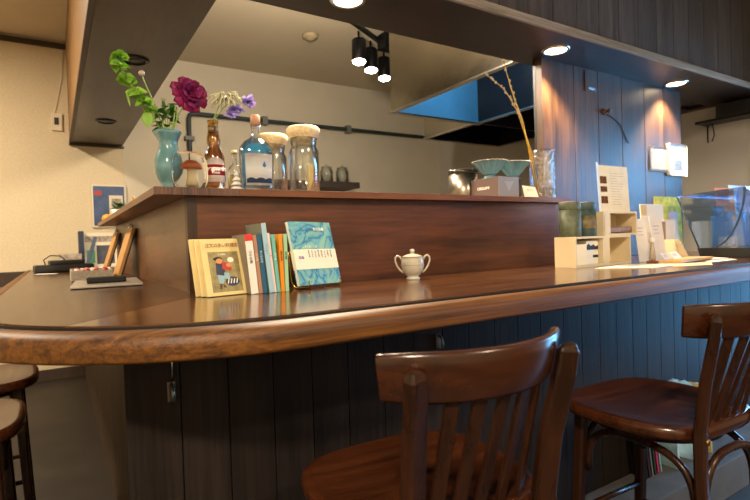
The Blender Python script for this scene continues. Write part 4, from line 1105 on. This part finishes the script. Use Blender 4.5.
MB().tube([(-.10, 0, .055), (-.11, 0, .09), (-.07, 0, .12), (-.01, 0, .115), (.02, 0, .086)], .004, 8).build('cable_loop', M['black'], t)
t = thing('small_box', 'small grey and tan box on the counter behind the black case', 'box', (.10, 4.55, 1.0005))
MB().box((-.07, -.04, 0), (.08, .04, .125), .003).build('body', M['photo_g'], t)
flat('small white paper slip in front of the black soft case', [(-.12, 4.02), (.0, 3.96), (.02, 4.04), (-.10, 4.10)], M['white'], 1.0006, .001)
t = thing('potted_plant', 'little green plant in a white pot at the far end of the shelf', 'plant', (.330, 3.35, ZT))
MB().lathe([(0, 0), (.028, 0), (.036, .05), (.033, .05), (.026, .006), (0, .006)], seg=24).build('pot', M['white'], t)
m = MB(); random.seed(6)
for k in range(60):
    a = random.uniform(0, 2*PI); leaf(m, (.01*math.cos(a), .01*math.sin(a), .05+random.uniform(0, .03)), (math.cos(a), math.sin(a), random.uniform(-.2, 1.2)), random.uniform(.025, .05), .012, .2)
m.build('foliage', M['leaf_dark'], t)
t = thing('figurine', 'small gold animal figurine on a white base near the shelf end', 'figurine', (.345, 2.85, ZT))
MB().box((-.03, -.04, 0), (.03, .04, .016), .004).build('base', M['white'], t)
m = MB(); m.ball((0, .0, .036), .016, (1, 1.5, 1)); m.ball((0, -.020, .056), .011); m.ball((0, -.022, .070), .004, (.6, .6, 2)); m.ball((.006, -.018, .070), .004, (.6, .6, 2)); m.tube([(0, .022, .036), (0, .034, .048), (0, .03, .062)], .003, 6); m.build('animal', M['brass'], t)
t = thing('orange_ornament', 'round orange ornament at the tip of the shelf end', 'ornament', (.31, 3.80, ZT))
MB().lathe([(0, 0), (.03, 0), (.038, .02), (.03, .042), (.008, .05), (0, .05)], seg=24).build('body', plain('orange_glaze', 'd88a14', .4), t)
t = thing('wall_switch', 'beige wall control box with a wire on the beige wall', 'switch', (.062, YB-.001, 2.235))
MB().box((-.042, -.022, 0), (.042, 0, .155), .004).build('body', M['frame_w'], t)
MB().box((-.018, -.026, .05), (.016, -.022, .115), .002).build('dial', M['dark_trim'], t)
MB().tube([(-.01, -.006, .155), (.02, -.005, .30), (.055, -.005, .48), (.075, -.005, .73)], .003, 6).build('wire', M['frame_w'], t)

# ------------------------------------------------------------------ kitchen
t = thing('conduit_pipe', 'dark pipe running along the kitchen wall and turning down at its left end', 'pipe')
YP = YB-.05
MB().tube([(1.20, YP, 0.001), (1.20, YP, 2.45), (1.215, YP, 2.49), (1.25, YP, 2.505), (2.8, YP, 2.505), (4.44, YP, 2.505)], .022, 12).build('pipe', plain('dark_pipe', '2e3a3a', .5), t)
for (x, z) in ((1.20, 2.25), (3.05, 2.505), (2.0, 2.505)):
    MB().box((x-.03 if z > 2.4 else x-.045, YP-.03, z-.045 if z > 2.4 else z-.02), (x+.03 if z > 2.4 else x+.045, YP+.049, z+.045 if z > 2.4 else z+.02), .004).build('clamp', plain('clamp_grey', '6e706a', .5), t)
t = thing('smoke_detector', 'round beige smoke detector on the kitchen ceiling', 'smoke detector', (2.04, 4.22, ZC-.001))
MB().lathe([(0, -.045), (.03, -.045), (.045, -.03), (.07, -.022), (.075, 0), (0, 0)], seg=30).build('body', plain('detector_beige', 'a89878', .5), t)
# track light
tr = thing('track_light', 'black ceiling track with three lit spot lamps', 'track light', (0, 0, 0))
MB().box((-.02, -.60, -.03), (.02, .42, -.001), .003, M=Matrix.Translation((2.58, 3.97, ZC)) @ Matrix.Rotation(rad(-60), 4, 'Z')).build('track', M['black_metal'], tr)
M['spot_on'] = plain('lit_spot_glass', 'fff6e6', .5, emit='ffedd2', es=30)
heads = []
for k, (px_, py_) in enumerate(((2.35, 3.88), (2.56, 4.02), (2.80, 4.16))):
    Mx = Matrix.Translation((px_, py_, ZC-.13)) @ Matrix.Rotation(rad(7), 4, 'Y') @ Matrix.Rotation(rad(-10), 4, 'X')
    h = MB().lathe([(.012, -.002), (.058, 0), (.064, -.006), (.064, -.205), (.060, -.21), (.058, -.20), (0, -.195)], seg=32, M=Mx @ Matrix.Translation((0, 0, .02))).build('spot_head', M['black_metal'], tr)
    MB().lathe([(0, -.206), (.0575, -.206), (.0575, -.199), (0, -.199)], seg=28, M=Mx @ Matrix.Translation((0, 0, .02))).build('lamp', M['spot_on'], h)
    MB().tube([(px_, py_, ZC-.03), (px_, py_, ZC-.12)], .010, 10).build('arm', M['black_metal'], h)
    l = bpy.data.lights.new('track_lamp', 'SPOT'); l.energy = 60; l.color = (1, .86, .64); l.spot_size = rad(120); l.spot_blend = .7; l.shadow_soft_size = .04
    lo = bpy.data.objects.new('track_lamp', l); COL.objects.link(lo); lo.location = Mx @ Vector((0, 0, -.20)); lo.rotation_euler = (rad(-10), rad(7), 0)
MB().box((-.07, -.07, -.14), (.07, .07, -.002), .006, M=Matrix.Translation((2.66, 3.88, ZC))).build('driver_box', M['black_metal'], tr)
# extractor hoods
def hood(label, x0, x1, y0, y1, zb, blue):
    t = thing('extractor_hood', label, 'extractor hood', (0, 0, 0))
    th = .012
    MB().box((x0, y0, zb), (x0+th, y1, ZC-.005)).build('left_panel', M['steel_blur'], t)
    MB().box((x1-th, y0, zb), (x1, y1, ZC-.005)).build('right_panel', M['hood_dark'], t)
    MB().box((x0+th, y1-th, zb), (x1-th, y1, ZC-.005)).build('back_panel', M['hood_blue'] if blue else M['hood_dark'], t)
    MB().box((x0+th, y0, zb), (x1-th, y0+th, ZC-.005)).build('front_panel', M['hood_dark'], t)
    m = MB(); m.box((x0-.01, y1-.02, zb-.014), (x1+.03, y1+.03, zb-.001)); m.box((x0-.012, y0, zb-.012), (x0+.03, y1-.021, zb-.001)); m.box((x1-.03, y0, zb-.012), (x1+.012, y1-.021, zb-.001))
    m.build('rim', M['steel'], t)
hood('stainless steel extractor hood with a polished left side, hanging behind the beam', 2.345, 3.30, 2.06, 3.40, 2.19, True)
hood('second lower dark hood hanging behind the stainless one', 3.30, 4.40, 3.46, 4.2, 2.205, False)
hl = thing('hood_fill_lamp', 'slim cool white fill lamp added out of view high inside the steel hood', 'lamp', (2.62, 2.9, 2.72))  # lamp added out of view to brighten the hood's blue back panel
MB().box((-.10, -.03, 0), (.10, .03, .025), .004).build('housing', M['chrome'], hl)
MB().box((-.09, -.022, -.004), (.09, .022, -.0005)).build('lens', plain('cool_fill_lens', 'e8f4ff', .4, emit='cfe6ff', es=6), hl)
MB().tube([(0, 0, .025), (0, 0, .315)], .006, 8).build('arm', M['chrome'], hl)
l = bpy.data.lights.new('hood_fill_light', 'POINT'); l.energy = 7; l.color = (.72, .86, 1); l.shadow_soft_size = .05
lo = bpy.data.objects.new('hood_fill_light', l); COL.objects.link(lo); lo.location = (2.75, 2.9, 2.62)
# far kitchen shelf and jars
t = thing('wall_shelf', 'dark wooden shelf board on the kitchen wall behind the cork jars', 'shelf', (0, 0, 0))
MB().box((1.9, 5.0, 1.76), (2.98, YB-.001, 1.825), .003).build('board', M['dark_trim'], t)
def lidjar(label, x, y):
    t = thing('storage_jar', label, 'jar', (x, y, 1.8255), (0, 0, 0), 'clear jars on the kitchen wall shelf')
    MB().lathe([(0, 0), (.07, 0), (.074, .006), (.074, .13), (.060, .15), (.060, .155), (.056, .155), (.056, .148), (.070, .128), (.070, .01), (0, .008)], seg=28).build('body', M['jarglass'], t)
    MB().lathe([(0, .156), (.062, .156), (.062, .175), (.03, .182), (.014, .184), (.016, .20), (0, .205)], seg=28).build('lid', M['jarglass'], t)
lidjar('clear lidded glass jar on the dark kitchen shelf, left one', 2.62, 5.12)
lidjar('clear lidded glass jar on the dark kitchen shelf, right one', 2.82, 5.12)
# right wall shelf with black box
t = thing('wall_shelf', 'black shelf on the right wall under the ceiling', 'shelf', (0, 0, 0))
MB().box((4.33, 1.45, 1.985), (4.499, 2.05, 2.005), .002).build('board', M['black_metal'], t)
MB().tube([(4.488, 2.03, 1.984), (4.488, 2.03, 1.85)], .005, 6).tube([(4.49, 2.0, 1.86), (4.46, 1.97, 1.90), (4.41, 1.96, 1.984)], .004, 6).build('bracket', M['black_metal'], t)
t = thing('speaker', 'black speaker box sitting on the right wall shelf', 'speaker', (4.42, 1.79, 2.0055))
MB().box((-.07, -.12, 0), (.07, .12, .105), .004).build('body', M['black'], t)
MB().box((-.074, -.09, .012), (-.070, .09, .09), .001).build('grille', M['hood_dark'], t)
t = thing('speaker', 'small grey speaker at the right end of the right wall shelf', 'speaker', (4.42, 1.56, 2.0055))
MB().box((-.05, -.05, 0), (.05, .05, .10), .004).build('body', M['greyside'], t)
t = thing('espresso_machine', 'dark low machine behind the plank column at the kitchen side', 'machine', (4.2, 2.6, 1.0))
MB().box((-.2, -.2, 0), (.2, .2, .40), .02).build('body', M['black'], t)
t = thing('kitchen_cabinet', 'dark kitchen base cabinet behind the plank column', 'cabinet', (0, 0, 0))
MB().box((3.85, 2.35, 0), (4.49, 3.2, .999), .004).build('body', M['dark_trim'], t)

# ------------------------------------------------------------------ lights
def area(name, loc, rot, size, power, col, sy=None, shape='RECTANGLE'):
    l = bpy.data.lights.new(name, 'AREA'); l.shape = shape; l.size = size; l.size_y = sy or size; l.energy = power; l.color = col
    o = bpy.data.objects.new(name, l); COL.objects.link(o); o.location = loc; o.rotation_euler = rot; return o
# daylight outside the window
area('daylight', (XR+.22, (WY0+WY1)/2, 1.05), (0, rad(90), 0), 1.9, 150, (.20, .58, 1), 1.3)
# unseen round flush ceiling lamps; the last two are added as warm fill
M['shade_on'] = plain('unseen_lamp_opal_shade', 'fff0d8', .5, emit='ffdca8', es=5)
def flush(x, y, label, p, col=(1, .83, .62)):
    t = thing('unseen_ceiling_lamp', label, 'ceiling light', (x, y, ZC-.001))
    MB().lathe([(0, 0), (.17, 0), (.17, -.02), (.16, -.02), (.16, -.001)], seg=36).build('rim', M['dark_trim'], t)
    MB().lathe([(0, -.05), (.10, -.046), (.155, -.03), (.158, -.021), (0, -.02)], seg=36).build('shade', M['shade_on'], t)
    area('unseen_ceiling_lamp_light', (x, y, ZC-.07), (0, 0, 0), .3, p, col, shape='DISK')
flush(-1.3, 3.6, 'unseen round opal ceiling lamp over the left seats', 80)
flush(-.9, -.9, 'unseen round opal ceiling lamp added as fill over the front seats', 115)
flush(1.7, -1.6, 'unseen round opal ceiling lamp added as fill behind the bar chairs', 50)
t = thing('fill_pendant_lamp', 'white globe pendant added as kitchen fill light, hidden behind the beam', 'pendant lamp', (1.25, 2.6, 2.62))  # unseen pendant and its point light added to lift the kitchen ceiling
MB().ball((0, 0, 0), .09, sub=3).build('globe', M['shade_on'], t)
MB().tube([(0, 0, .09), (0, 0, ZC-2.622)], .006, 8).build('cord', M['black'], t)
l = bpy.data.lights.new('pendant_fill_light', 'POINT'); l.energy = 95; l.color = (1, .85, .66); l.shadow_soft_size = .1
lo = bpy.data.objects.new('pendant_fill_light', l); COL.objects.link(lo); lo.location = (1.25, 2.6, 2.46)

w = bpy.data.worlds.new('world'); SC.world = w; w.use_nodes = True
w.node_tree.nodes['Background'].inputs[0].default_value = (.45, .65, 1, 1); w.node_tree.nodes['Background'].inputs[1].default_value = 1.2

SC.view_settings.view_transform = 'Standard'; SC.view_settings.look = 'None'; SC.view_settings.gamma = 1
SC.view_settings.use_curve_mapping = False; SC.view_settings.exposure = 0.70
try: SC.cycles.use_denoising = True
except Exception: pass
